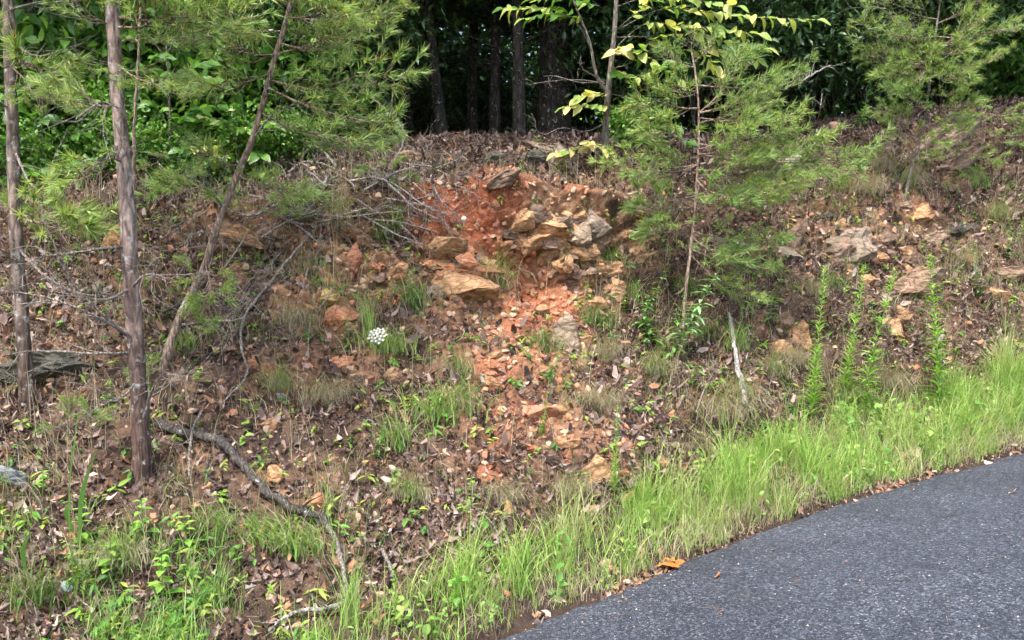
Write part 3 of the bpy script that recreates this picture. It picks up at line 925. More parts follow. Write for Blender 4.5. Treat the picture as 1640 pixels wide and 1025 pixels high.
for (cx, cy, rx, ry, cnt, cols_, lab) in [(892,372,80,34,28,('tan','tan','brown'),'small angular stone packed between the right outcrop rocks'),
        (930,430,46,22,16,('brown','tan','brown'),'small rubble stone on the slope just below the right outcrop knot'),
        (742,440,56,34,14,('tan','orange','tan'),'small stone packed between the left outcrop boulders'),
        (560,470,90,60,16,('orange','tan','orange'),'small orange stone stuck in the left soil face'),
        (830,560,60,110,20,('orange','orange','tan'),'small loose stone lying in the red wash'),
        (920,690,70,60,12,('tan','orange','tan'),'small tan stone on the slope above the large pale rock'),
        (1420,400,160,80,18,('tan','brown','grey'),'small stone scattered over the right slope')]:
    X_ = []
    for k in range(cnt):
        a, q = _fr.uniform(0, 6.28), math.sqrt(_fr.random())
        X_.append((cx + rx * q * math.cos(a), cy + ry * q * math.sin(a)))
    for k, (qx, qy) in enumerate(sorted(X_)):
        z = _fr.uniform(18, 40) if 'packed' in lab else _fr.uniform(9, 21)
        rock(qx, qy, z * _fr.uniform(.9, 1.5), z * _fr.uniform(.6, 1.0), _fr.uniform(-40, 40), _fr.randrange(14), _fr.choice(cols_), ORD[k] + ' from the left, ' + lab, group=lab, proud=.05 if 'packed' in lab else .22)

# rubble and small stones (uncountable)
def build_rubble():
    acc = Acc()
    protos = []
    for i in range(5):
        me = rock_mesh(300 + i, 1, 9, False, 0.1)
        V = np.array([v.co[:] for v in me.vertices]); Fc = np.array([list(p.vertices) for p in me.polygons])
        protos.append((V, Fc))
        bpy.data.meshes.remove(me)
    dens = (np.clip(red * 1.2 + orange * 0.9, 0, 1.5) + 0.10) * inview * (TT > 1.1) * (TT < 8)
    for (V, Fc) in protos:
        p, n, k = sample(1100, dens)
        rd = red[k]
        base = np.where(rng.random((len(p), 1)) < (0.35 + 0.5 * rd)[:, None], np.array([[0.42, 0.18, 0.10]]), np.array([[0.40, 0.27, 0.17]]))
        col = base * rng.uniform(0.65, 1.2, (len(p), 1))
        s = 0.006 + 0.028 * rng.random(len(p)) ** 3.0
        sc = np.c_[s, s * rng.uniform(.6, 1, len(p)), s * rng.uniform(.35, .7, len(p))]
        stamp(acc, V, Fc, frames(n + rng.normal(0, .25, n.shape), rng.random(len(p)) * 6.28), p + n * 0.3 * s[:, None], sc, col)
    m = bpy.data.materials.new('loose_stone'); m.use_nodes = True
    nd, lk = m.node_tree.nodes, m.node_tree.links
    at = N(nd, 'ShaderNodeAttribute', attribute_name='Col')
    c = mixc(nd, lk, 0.7, at.outputs['Color'], ramp(nd, lk, noise(nd, lk, 70, 4, .7, geo_pos(nd)), [(.3, (.6, .58, .56)), (.7, (1.2, 1.18, 1.15))]), 'MULTIPLY')
    lk.new(c, nd['Principled BSDF'].inputs['Base Color'])
    nd['Principled BSDF'].inputs['Roughness'].default_value = .9
    tag(link('loose_rubble', acc.mesh('loose_rubble'), m), 'loose orange pebbles and clods washed down the bare soil', kind='stuff')
build_rubble()

# ------------------------------------------------------------------ grass
def blades(acc, base, length, width, lean_dir, bend, col, tipcol=None, seg=4):
    """base (n,3), length (n), width (n), lean_dir (n,3) horizontal-ish, bend (n): 0 upright .. 2 drooping"""
    n = len(base)
    t = np.linspace(0, 1, seg + 1)
    up = np.array([0, 0, 1.0])
    V = np.zeros((n, (seg + 1) * 2, 3))
    pos = base.copy()
    side = np.cross(lean_dir, up); side /= np.linalg.norm(side, axis=1)[:, None] + 1e-9
    a = rng.random(n) * 6.28
    side = side * np.cos(a)[:, None] + lean_dir * np.sin(a)[:, None] * 0.9
    for i in range(seg + 1):
        ang = bend * (0.12 + t[i] * 0.95)
        w = width * (1 - t[i] ** 1.8) + 0.0004
        V[:, 2 * i] = pos - side * w[:, None] * 0.5
        V[:, 2 * i + 1] = pos + side * w[:, None] * 0.5
        d = np.cos(ang)[:, None] * up + np.sin(ang)[:, None] * lean_dir
        pos = pos + d * (length / seg)[:, None]
    q = np.array([(2 * i, 2 * i + 1, 2 * i + 3, 2 * i + 2) for i in range(seg)])
    Fs = q[None] + (np.arange(n) * (seg + 1) * 2)[:, None, None]
    if tipcol is None: tipcol = col * 1.15
    wt = np.repeat(t, 2)[None, :, None]
    C = col[:, None, :] * (1 - wt) + tipcol[:, None, :] * wt
    acc.add(V.reshape(-1, 3), Fs.reshape(-1, 4), C.reshape(-1, 3))

def hdir(n, r=rng):
    a = r.random(n) * 6.283
    return np.c_[np.cos(a), np.sin(a), np.zeros(n)]

GREENS = np.array([(0.19, 0.35, 0.065), (0.25, 0.41, 0.095), (0.13, 0.27, 0.055), (0.32, 0.46, 0.14), (0.42, 0.43, 0.20)])
STRAW = np.array([(0.42, 0.36, 0.24), (0.33, 0.27, 0.18), (0.5, 0.45, 0.32)])
def build_verge():
    acc = Acc()
    nz = fbm(Pg, 2.2, 3, 401)
    up_lim = 2.12 + 0.14 * nz + 0.12 * np.clip((PX - 1250) / 300, 0, 1)
    e_lim = 1.045 + 0.06 * nz
    px_m = np.clip((PX - 450 + 120 * nz) / 140, 0, 1) * np.clip(.5 + (PX - 500) / 1000, .5, 1.2)
    band = np.clip((TT - e_lim) / 0.12, 0, 1) * np.clip((up_lim - TT) / 0.22, 0, 1) * px_m
    clump = np.clip(0.55 + 1.3 * fbm(Pg, 7.5, 2, 407), 0.12, 2.0)
    dens = band * clump * np.clip((2050 - PX) / 100, 0, 1)
    p, n, k = sample(31000, dens)
    sz = 0.75 + 0.35 * fbm(p, 5, 2, 411)
    tall = np.clip((PX[k] - 300) / 1000, 0.3, 1.0)
    L = (0.09 + 0.38 * rng.random(len(p)) ** 1.4) * sz * (1 + .5 * np.clip(fbm(p, 9, 2, 415), -.5, 1)) * np.clip(0.75 + 0.45 * tall, 0, 1.25) * np.clip(0.55 + (TT[k] - 1.08) * 1.2, .5, 1)
    cl = GREENS[rng.choice(5, len(p), p=[.3, .28, .2, .14, .08])] * rng.uniform(.8, 1.2, (len(p), 1))
    dry = np.clip(fbm(p, 3.2, 3, 417) * .9 + .12, 0, .75)[:, None] * rng.random((len(p), 1))
    cl = cl * (1 - dry) + STRAW[rng.integers(0, 3, len(p))] * dry
    ld = hdir(len(p)); ld[:, 1] -= 0.25
    ld /= np.linalg.norm(ld, axis=1)[:, None]
    blades(acc, p - n * 0.01, L, rng.uniform(0.0026, 0.0062, len(p)), ld, rng.uniform(0.2, 2.1, len(p)), cl, cl * np.array([1.3, 1.15, 1.05]))
    # straw thatch at the foot
    p, n, k = sample(10500, band * np.clip(1.85 - TT, 0.28, 1))
    cl = STRAW[rng.integers(0, 3, len(p))] * rng.uniform(.7, 1.15, (len(p), 1))
    ld = hdir(len(p)); ld[:, 1] -= .5; ld /= np.linalg.norm(ld, axis=1)[:, None]
    blades(acc, p, rng.uniform(.08, .24, len(p)), rng.uniform(.002, .004, len(p)), ld, rng.uniform(1.0, 2.4, len(p)), cl, cl)
    for v in range(3):      # broad leaved weeds among the blades
        tv, tf = leaf_template(['ovate', 'lance', 'ovate'][v], .4, .25, 0, 4, 160 + v)
        p, n, k = sample(90, band * np.clip(fbm(Pg, 3.5, 2, 441 + v), 0, 1))
        m = 9
        pp = np.repeat(p, m, 0)
        yaw = rng.random(len(pp)) * 6.28
        sz = np.repeat(rng.uniform(.03, .062, len(p)), m) * rng.uniform(.7, 1.2, len(pp))
        col = np.repeat(np.array([(.13, .28, .05), (.2, .34, .07), (.27, .38, .09)])[rng.integers(0, 3, len(p))], m, 0) * rng.uniform(.8, 1.2, (len(pp), 1))
        stamp(acc, tv, tf, frames(np.array([0, -.3, 1.0]) + rng.normal(0, .4, (len(pp), 3)), yaw), pp + np.c_[rng.normal(0, .02, (len(pp), 2)), rng.uniform(.03, .2, len(pp))], sz, col)
    tag(link('verge_grass', acc.mesh('verge_grass'), M['grass']), 'bright green verge grass with straw thatch along the road edge', kind='stuff')

    acc = Acc()       # thin mixed grass over the lower left slope, and scattered blades higher up
    low = np.clip((520 - PX + 90 * nz) / 120, 0, 1) * np.clip((3.55 - TT + 0.3 * nz) / 0.6, 0, 1) * (TT > 1.2) * inview
    patch = np.clip(0.25 + 1.3 * fbm(Pg, 4.2, 3, 421), 0.0, 1.4)
    p, n, k = sample(2700, low * patch)
    cl = GREENS[rng.choice(5, len(p), p=[.2, .15, .4, .1, .15])] * rng.uniform(.6, 1.0, (len(p), 1))
    blades(acc, p - n * .01, rng.uniform(.06, .24, len(p)), rng.uniform(.0025, .006, len(p)), hdir(len(p)), rng.uniform(.3, 1.7, len(p)), cl)
    up = (TT > 2.2) * (TT < 7.9) * inview * np.clip(fbm(Pg, 5, 3, 431) + 0.02, 0, 1) * (1 - 0.9 * red)
    p, n, k = sample(10000, up)
    g = rng.random(len(p)) < .6
    cl = np.where(g[:, None], GREENS[rng.integers(0, 4, len(p))] * .9, STRAW[rng.integers(0, 3, len(p))] * .9) * rng.uniform(.7, 1.1, (len(p), 1))
    ld = hdir(len(p)); ld[:, 1] -= .9; ld /= np.linalg.norm(ld, axis=1)[:, None]
    blades(acc, p - n * .01, rng.uniform(.07, .24, len(p)), rng.uniform(.002, .0042, len(p)), ld, rng.uniform(.8, 2.3, len(p)), cl)
    # seedlings with oval leaves
    for v in range(4):
        tv, tf = leaf_template(['ovate', 'lance', 'laurel', 'lance'][v], .3, .25, 0, 4, 60 + v)
        p, n, k = sample(440, low * np.clip(patch - .2, 0, 1) + 0.035 * (TT > 2) * (TT < 7) * inview * (1 - red))
        m = 5
        pp = np.repeat(p, m, 0); nn = np.repeat(n, m, 0)
        yaw = rng.random(len(pp)) * 6.28
        s = np.repeat(rng.uniform(.02, .05, len(p)), m) * [1, 1.7, 1.2, 1.7][v] * rng.uniform(.7, 1.2, len(pp))
        up_ = np.c_[np.cos(yaw), np.sin(yaw), np.zeros(len(pp))] * -0.0 + np.array([0, -.25, 1.0]) + rng.normal(0, .35, (len(pp), 3))
        col = np.repeat(np.array([(.12, .27, .04), (.2, .33, .05), (.08, .19, .04), (.3, .36, .07)])[rng.integers(0, 4, len(p))], m, 0) * rng.uniform(.8, 1.2, (len(pp), 1))
        stamp(acc, tv, tf, frames(up_, yaw), pp + np.c_[np.zeros((len(pp), 2)), rng.uniform(.02, .07, len(pp))], s, col)
    tag(link('bank_ground_cover', acc.mesh('bank_ground_cover'), M['grass']), 'thin grass blades and tiny seedlings scattered over the bank', kind='stuff')
build_verge()
def build_grit():
    acc = Acc()
    V = np.array([(1, 0, -.3), (-.6, .8, -.3), (-.6, -.8, -.3), (.1, .1, .7)]); Fc = np.array([(0, 1, 3), (1, 2, 3), (2, 0, 3)])
    n = 700
    k = rng.integers(120, 400, n)
    off = rng.random(n) ** 2.5 * 2.2 + .02
    q = ee[k] + np.array([.545, -.838]) * off[:, None] + rng.normal(0, .02, (n, 2))
    pos = np.c_[q, road_z(q[:, 0]) + np.interp(off, [o for o, d in offs], [d for o, d in offs]) + .002]
    col = np.array([(.3, .26, .22), (.16, .11, .08), (.4, .36, .3), (.24, .13, .08)])[rng.integers(0, 4, n)] * rng.uniform(.7, 1.2, (n, 1))
    stamp(acc, V, Fc, frames(np.broadcast_to(np.array([0, 0, 1.0]), (n, 3)).copy(), rng.random(n) * 6.28), pos, .002 + .006 * rng.random(n) ** 2, col)
    n = 260
    k = rng.integers(120, 400, n); off = rng.random(n) ** 2 * 2.4 + .02
    q = ee[k] + np.array([.545, -.838]) * off[:, None]
    pos = np.c_[q, road_z(q[:, 0]) + np.interp(off, [o for o, d in offs], [d for o, d in offs]) + .003]
    tv = np.array([(-.5, .012, 0), (-.5, -.012, 0), (.5, 0, .06)]); tf = np.array([(0, 1, 2)])
    stamp(acc, tv, tf, frames(np.broadcast_to(np.array([0, 0, 1.0]), (n, 3)).copy(), rng.random(n) * 6.28), pos, rng.uniform(.03, .11, n), np.array([(.33, .2, .11)]) * rng.uniform(.6, 1.3, (n, 1)))
    tag(link('road_grit', acc.mesh('road_grit'), M['litter']), 'fine grit and pine straw blown onto the asphalt', kind='stuff')
build_grit()

# grass tufts that stand out one by one
def tuft_mesh(seed, n, L, spread, bend, straw, toward=0.0, green=1.0, wide=1.0):
    global rng
    keep = rng; rng = np.random.default_rng(seed)
    acc = Acc()
    b = np.c_[rng.normal(0, spread, n), rng.normal(0, spread * .6, n), rng.normal(0, spread * .25, n)]
    ld = hdir(n); ld[:, 1] -= toward; ld /= np.linalg.norm(ld, axis=1)[:, None]
    isS = rng.random(n) < straw
    cl = np.where(isS[:, None], STRAW[rng.integers(0, 3, n)] * .85, GREENS[rng.integers(0, 5, n)] * .85 * green) * rng.uniform(.7, 1.15, (n, 1))
    be = rng.uniform(bend * .35, bend * 1.2, n) + isS * .4
    blades(acc, b, rng.uniform(L * .45, L * 1.1, n), rng.uniform(.0022, .0045, n) * wide, ld, be, cl)
    me = acc.mesh('grass_tuft')
    me.materials.append(M['grass'])
    rng = keep
    return me
TUFTS = {'fine': tuft_mesh(1, 130, .30, .07, 1.6, .2, .5, 1.0, 1.6), 'hang': tuft_mesh(2, 210, .42, .06, 2.5, .5, 1.6, 1.0, 1.2), 'big': tuft_mesh(3, 230, .27, .10, 2.0, .15, 1.0, 1.1, 2.6),
         'dry': tuft_mesh(4, 260, .34, .09, 2.6, .95, 1.4, 1.0, 1.2), 'sedge': tuft_mesh(5, 170, .24, .07, 1.7, .05, .4, .6, 1.5), 'tall': tuft_mesh(6, 90, .5, .03, .8, .1, .2, 1.2, 1.4)}
TF = [
 (1300,470,'dry',.8,'dry straw fringe under the largest tilted slab'),
 (1540,420,'dry',.9,'dry straw tuft right of the tallest horseweed'),
 (1600,350,'hang',.9,'half dry tuft on the slope at the right edge'),
 (1450,300,'hang',.9,'trailing grass tuft at the foot of the right crest pine'),
 (1130,540,'sedge',.9,'weedy green tuft right of the young pine foot'),
 (740,600,'hang',.8,'trailing half dry grass tuft left of the red wash'),
 (450,620,'hang',.7,'trailing grass tuft in the litter left of the white flower'),
 (660,800,'hang',.8,'thin trailing grass in the litter above the bottom verge'),
 (905,790,'dry',.8,'dry straw tuft left of the large pale rock'),
 (200,900,'hang',.8,'mixed straw and green tuft at the lower left'),
 (668,492,'fine',1.0,'feathery green grass tuft left of the outcrop'),
 (792,462,'hang',1.1,'long grass tuft hanging over the soil face under the outcrop'),
 (620,560,'big',.85,'green grass clump behind the white flower'),
 (590,540,'tall',.8,'upright grass stems left of the white flower'),
 (708,668,'big',1.1,'large green grass clump in the middle of the bank'),
 (640,715,'fine',1.0,'green leafy grass tuft left of the large clump'),
 (735,655,'hang',.9,'drooping grass tuft above the large clump'),
 (950,520,'sedge',1.0,'dark green sedge tuft below the flat tan stone'),
 (870,560,'sedge',.9,'dark green weedy tuft left of the tall grey slab'),
 (1150,668,'dry',1.3,'straw coloured dry grass clump above the verge'),
 (1185,640,'hang',.9,'half dry grass tuft right of the straw clump'),
 (960,570,'dry',.8,'dry grass fringe below the angular tan rock'),
 (955,650,'dry',.9,'dry straw tuft right of the orange boulder'),
 (500,440,'sedge',.9,'mossy green tuft beside the square yellowish block'),
 (540,345,'fine',.8,'thin green tuft growing below the brush pile'),
 (640,360,'fine',.8,'small green tuft under the lichened twigs'),
 (545,360,'dry',.8,'straw tuft hanging beside the narrow orange block'),
 (620,380,'sedge',.9,'mossy tuft between the brush pile and the outcrop'),
 (480,520,'dry',.9,'dry grass tuft left of the low orange boulder'),
 (520,640,'dry',.9,'dry grass fringe in the leaf litter below the layered orange rock'),
 (800,800,'dry',.8,'dry fringe of straw beside the yellowish stone'),
 (430,870,'big',.9,'leafy grass clump under the dark fallen limb'),
 (350,860,'fine',.9,'pale green grass tuft at the lower left'),
 (480,880,'big',.8,'grass clump beside the fork of the fallen limb'),
 (60,970,'sedge',1.1,'dark green leafy tuft in the bottom left corner'),
 (560,1000,'tall',.8,'tall bright grass tuft at the bottom edge'),
 (1240,600,'hang',.8,'half dry tuft beside the weathered white stick'),
 (1260,580,'dry',.8,'straw fringe below the pair of tan rocks'),
 (1350,640,'hang',.9,'leaning grass tuft at the foot of the twin horseweeds'),
 (1420,620,'dry',1.0,'dry straw clump below the broken tan rock'),
 (1380,310,'dry',1.1,'pale dry grass clump high on the right slope'),
 (1400,270,'dry',1.0,'bleached dry stalks below the right pine sapling'),
 (1350,300,'hang',1.0,'mixed green and straw tuft near the right crest'),
 (1560,300,'sedge',1.0,'green tuft under the wide layered slab'),
 (1100,470,'sedge',1.0,'green tuft at the foot of the right pine'),
 (1010,480,'fine',.8,'thin green tuft right of the upright oval stone'),
 (980,420,'sedge',.8,'mossy green tuft beside the right outcrop knot'),
 (1180,560,'fine',1.0,'green tuft left of the weathered white stick'),
 (1050,600,'hang',.9,'grassy fringe on the right mid slope'),
 (1330,460,'sedge',.9,'green weedy tuft below the largest tilted slab'),
 (300,560,'fine',.7,'tiny green tuft between the second pine and the leaning pine'),
 (150,380,'fine',.8,'grass tuft in the shade of the left pines'),
]
for i, (px, py, kind, s, lab) in enumerate(TF):
    p, n = T(px, py)
    o = link('grass_tuft', TUFTS[kind])
    o.location = p - Vector((0, 0, .01)); o.scale = (s, s, s)
    o.rotation_euler = (0, 0, ((i * 37) % 60 - 30) * math.pi / 180)
    tag(o, lab, 'grass', 'grass tufts on the bank')

# ------------------------------------------------------------------ herbs
def herb_mesh(seed, h, nleaf, L, kind, tilt, stemr=.003, branch=0, top=1.0, cols=((.12, .27, .05), (.2, .36, .07)), lean=.0):
    r_ = np.random.default_rng(seed)
    st = Acc(); lv = Acc()
    pts = spline([(0, 0, 0), (lean * .3, 0, h * .4), (lean, r_.normal(0, .01), h)], 10)
    V, q = tube(pts, [stemr, stemr * .5], 5)
    st.add(V, q, (0.16, .22, .07))
    tv, tf = leaf_template(kind, .35, .25, 0, 4, seed)
    t = np.sort(r_.uniform(.12, 1.0, nleaf)) * top
    pos = np.c_[np.interp(t, np.linspace(0, 1, 10), pts[:, 0]), np.interp(t, np.linspace(0, 1, 10), pts[:, 1]), np.interp(t, np.linspace(0, 1, 10), pts[:, 2])]
    yaw = np.arange(nleaf) * 2.399 + r_.normal(0, .3, nleaf)
    til = tilt + r_.normal(0, .2, nleaf)
    x = np.c_[np.cos(yaw) * np.cos(til), np.sin(yaw) * np.cos(til), np.sin(til)]
    y = np.c_[-np.sin(yaw), np.cos(yaw), np.zeros(nleaf)]
    z = np.cross(x, y)
    Rm = np.stack([x, y, z], -1)
    s = L * (1.15 - .75 * t) * r_.uniform(.75, 1.2, nleaf)
    w = r_.random((nleaf, 1))
    col = np.array(cols[0]) * (1 - w) + np.array(cols[1]) * w
    col = col * (0.8 + 0.5 * t[:, None])
    stamp(lv, tv, tf, Rm, pos, s, col)
    a, b = st.mesh('herb_stem', True), lv.mesh('herb_leaves')
    a.materials.append(M['herb']); b.materials.append(M['herb'])
    return a, b
HERB = {
 'horse': [herb_mesh(10 + i, .78 - .04 * i, 260 - 12 * i, .076 + .005 * i, 'narrow', .75 - .08 * i, .004, cols=((.21 - .01 * i, .40 - .01 * i, .06), (.33, .54, .10)), lean=[.03, -.06, .09, -.02][i]) for i in range(4)],
 'golden': [herb_mesh(20 + i, .55, 60, .12, 'lance', .25, .004, cols=((.11, .26, .06), (.20, .38, .10)), lean=.12 * (i - .5)) for i in range(3)],
 'willow': [herb_mesh(30, .9, 90, .13, 'lance', .35, .005, cols=((.16, .32, .12), (.28, .44, .20)), lean=.45)],
 'leafy': [herb_mesh(40 + i, .16, 14, .075, 'ovate', .35, .003, cols=((.13, .29, .04), (.24, .4, .06))) for i in range(3)],
 'spire': [herb_mesh(50 + i, .55, 44, .10, 'lance', .15, .003, cols=((.10, .24, .07), (.17, .33, .09))) for i in range(2)],
}
HB = [
 (1298,690,'horse',0,1.6,2,'horseweed stalk','tall narrow horseweed stalk left of the twin stalks'),
 (1378,668,'horse',2,1.65,4,'horseweed stalk','tall horseweed stalk, right one of the twin pair'),
 (1348,660,'horse',0,1.5,5,'horseweed stalk','tall horseweed stalk, left one of the twin pair'),
 (1506,672,'horse',3,2.0,0,'horseweed stalk','tallest horseweed stalk in front of the big right boulder'),
 (984,800,'horse',0,.75,0,'horseweed stalk','horseweed stalk in front of the large pale rock'),
 (1290,750,'horse',1,.55,4,'horseweed stalk','short bright horseweed in the verge at the straw clump'),
 (727,985,'horse',0,.5,2,'horseweed stalk','short bright horseweed in the grass near the bottom'),
 (636,1010,'horse',1,.42,0,'horseweed stalk','smallest horseweed in the grass at the bottom edge'),
 (865,700,'horse',1,.4,14,'horseweed stalk','small leaning horseweed in front of the orange boulder'),
 (1082,580,'willow',0,1.15,0,'weed','silvery green weed leaning right in front of the right pine'),
 (1160,480,'golden',1,1.0,20,'weed','pale green leafy weed below the right pine boughs'),
 (1045,560,'golden',0,1.0,-5,'weed','upright leafy weed left of the leaning silvery weed'),
 (1020,530,'golden',2,.95,8,'weed','leafy weed right of the dark green sedge tuft'),
 (1075,580,'golden',1,1.0,4,'weed','leafy weed at the foot of the right pine'),
 (1230,520,'golden',2,.8,-4,'weed','leafy weed beside the grey boulder on the right slope'),
 (662,500,'golden',0,.75,0,'weed','bright leafy weed in front of the left outcrop knot'),
 (560,560,'golden',1,.6,-10,'weed','green leafy weed left of the white flower'),
 (600,735,'golden',2,.5,0,'weed','low bright weed beside the large grass clump'),
 (1570,480,'spire',0,1.0,-8,'weed','thin leafy weed near the right edge above the verge'),
 (1610,420,'spire',1,.8,6,'weed','small leafy weed on the brown ledge at the right edge'),
 (1420,205,'spire',0,1.1,8,'weed','feathery upright weed at the dark forest edge'),
 (1375,210,'spire',1,1.2,16,'weed','tall feathery weed left of the other one at the forest edge'),
 (875,610,'golden',0,.5,30,'weed','dark green weed over the red wash'),
 (1120,790,'leafy',0,1.5,0,'weed','broad leaved seedling in the verge near the road'),
 (1195,780,'leafy',1,1.6,0,'weed','leafy seedling in the verge below the straw clump'),
 (175,650,'leafy',2,1.1,0,'seedling','bright green seedling left of the second pine'),
 (278,672,'leafy',0,.7,0,'seedling','bright seedling above the dark fallen limb'),
 (320,615,'leafy',1,.8,0,'seedling','green seedling right of the second pine'),
 (415,430,'leafy',2,.8,0,'seedling','light green seedling among the dead branches'),
 (380,420,'leafy',0,.8,0,'seedling','small seedling beside the leaning pine'),
 (500,530,'leafy',1,.7,0,'seedling','seedling left of the low orange boulder'),
 (690,580,'leafy',2,.7,0,'seedling','seedling right of the white flower'),
 (755,800,'leafy',0,.9,0,'seedling','seedling in leaf litter near the verge'),
 (70,790,'leafy',1,.9,0,'seedling','seedling below the grey rock at the left'),
 (230,860,'leafy',2,1.3,0,'seedling','bright leafy seedling at the lower left'),
 (300,880,'leafy',0,1.2,0,'seedling','leafy seedling right of the bright lower left one'),
 (180,930,'leafy',1,1.3,0,'seedling','leafy seedling near the bottom left'),
 (260,960,'leafy',2,1.4,0,'seedling','yellow green seedling at the bottom left'),
 (130,870,'leafy',0,1.2,0,'seedling','seedling behind the pale flat rock'),
 (860,235,'leafy',1,.8,0,'seedling','seedling on the crest by the long ledge'),
 (825,300,'leafy',2,.7,0,'seedling','tiny seedling on the tilted brown slab'),
 (940,480,'leafy',0,1.0,0,'seedling','bright seedling above the dark sedge tuft'),
 (1000,500,'leafy',1,.9,0,'seedling','seedling left of the upright leafy weed'),
 (1110,620,'leafy',2,.9,0,'seedling','round leaved seedling low on the right slope'),
]
for (px, py, kind, v, s, leanx, cat, lab) in HB:
    p, n = T(px, py)
    t = thing('horseweed' if kind == 'horse' else ('seedling' if cat == 'seedling' else 'weed'), lab, cat.split()[-1] if cat == 'horseweed stalk' else cat, p - Vector((0, 0, .01)), cat + 's on the bank')
    t.scale = (s, s, s)
    t.rotation_euler = (random.uniform(-.08, .12), math.radians(leanx), random.uniform(-.5, .5) if kind != 'willow' else 0)
    a, b = HERB[kind][v % len(HERB[kind])]
    link('stem', a, parent=t)
    tag(link('leaves', b, parent=t), kind='stuff')

# long pointed grass blades at the lower left
for (bx, by, tx, ty, lab) in [(128,880,155,720,'long upright grass blade left of the second pine foot'), (122,860,112,800,'short broad grass blade at the lower left'), (45,930,50,850,'curled broad grass blade near the left edge'), (118,940,125,660,'tall thin grass stalk at the lower left')]:
    p, n = T(bx, by)
    tip = P(tx, ty, p.y - .12)
    acc = Acc()
    mid = p.lerp(tip, .5) + Vector((-.03, 0, .02))
    pts = spline([p, mid, tip], 12)
    wv = np.interp(np.linspace(0, 1, 12), [0, .5, 1], [.004, .011, .001]) if 'thin' not in lab else np.full(12, .0025)
    V = np.empty((24, 3)); V[0::2] = pts - np.array([1, .3, 0]) * wv[:, None]; V[1::2] = pts + np.array([1, .3, 0]) * wv[:, None]
    q = np.array([(2 * i, 2 * i + 1, 2 * i + 3, 2 * i + 2) for i in range(11)])
    acc.add(V - np.array(p), q, (.13, .27, .06))
    tag(link('tall_grass', acc.mesh('grass_blade'), M['grass'], loc=p), lab, 'grass', 'long grass blades at the lower left')

# white lace flower
def lace(px, py, bx, by, r, lab):
    p, n = T(bx, by)
    top = P(px, py, p.y - .25)
    t = thing('lace_flower', lab, 'flower', p)
    acc = Acc()
    V, q = tube(spline([(0, 0, 0), (.01, -.1, (top - p).z * .6), tuple(top - p - Vector((0, 0, .05)))], 10), [.003, .002], 5)
    acc.add(V, q, (.15, .25, .08))
    link('stem', acc.mesh('stem', True), M['herb'], t)
    fl = Acc()
    r_ = np.random.default_rng(5)
    tn = (Vector((0, -1, .75))).normalized()
    for k in range(26):
        a = k * 2.4; rr = r * math.sqrt(k / 26)
        c = Vector(top - p) + Vector((math.cos(a) * rr, 0, 0)) + Vector((0, .6, .8)) * (math.sin(a) * rr) + tn * (.02 - .35 * rr * rr / r)
        for j in range(9):
            b = j * 2.4; q_ = .0068 * math.sqrt(j / 9 + .05)
            cc = c + Vector((math.cos(b) * q_, 0, 0)) + Vector((0, .6, .8)) * math.sin(b) * q_ + tn * .004 * r_.random()
            ang = np.linspace(0, 6.283, 6, endpoint=False)
            ring = [cc + Vector((math.cos(g) * .0042, 0, 0)) + Vector((0, .6, .8)) * math.sin(g) * .0042 for g in ang]
            fl.add([tuple(cc + tn * .002)] + [tuple(v) for v in ring], [(0, 1 + i, 1 + (i + 1) % 6) for i in range(6)])
        V, q2 = tube([Vector(top - p) - Vector((0, 0, .05)), c], [.0012, .001], 4)
        fl.add(V, q2)
    link('flower_head', fl.mesh('flower_head'), M['leaf_white'], t)
lace(605, 538, 612, 585, .062, 'white lace flower head standing in the green grass clump')
lace(743, 352, 735, 400, .012, 'tiny white flower on a thin stalk above the left outcrop')

# ------------------------------------------------------------------ pines
def needles(acc, a, b, n, L, r_, spread=1.0, wid=.0062, dark=1.0):
    """needles along segment a->b"""
    a, b = np.asarray(a), np.asarray(b)
    d = (b - a); Ld = np.linalg.norm(d); d = d / (Ld + 1e-9)
    t = r_.random(n)
    pos = a + (b - a) * t[:, None]
    ref = np.array([0, 0, 1.0]) if abs(d[2]) < .9 else np.array([1.0, 0, 0])
    u = np.cross(d, ref); u /= np.linalg.norm(u); v = np.cross(d, u)
    ang = r_.random(n) * 6.283
    til = r_.uniform(.15, .95, n) * spread
    dirn = d * np.cos(til)[:, None] + (u * np.cos(ang)[:, None] + v * np.sin(ang)[:, None]) * np.sin(til)[:, None]
    dirn[:, 2] += .08
    ln = L * r_.uniform(.6, 1.1, n)
    tip = pos + dirn * ln[:, None]
    side = np.cross(dirn, r_.normal(size=(n, 3))); side /= np.linalg.norm(side, axis=1)[:, None] + 1e-9
    w = wid * r_.uniform(.7, 1.2, n)[:, None]
    V = np.stack([pos - side * w * .5, pos + side * w * .5, tip], 1).reshape(-1, 3)
    Fc = np.arange(3 * n).reshape(n, 3)
    k = r_.random((n, 1))
    col = (np.array([.085, .19, .05]) * (1 - k) + np.array([.40, .50, .18]) * k) * dark
    old = r_.random(n) < .06
    col[old] = np.array([.30, .20, .07])
    acc.add(V, Fc, np.repeat(col, 3, 0))

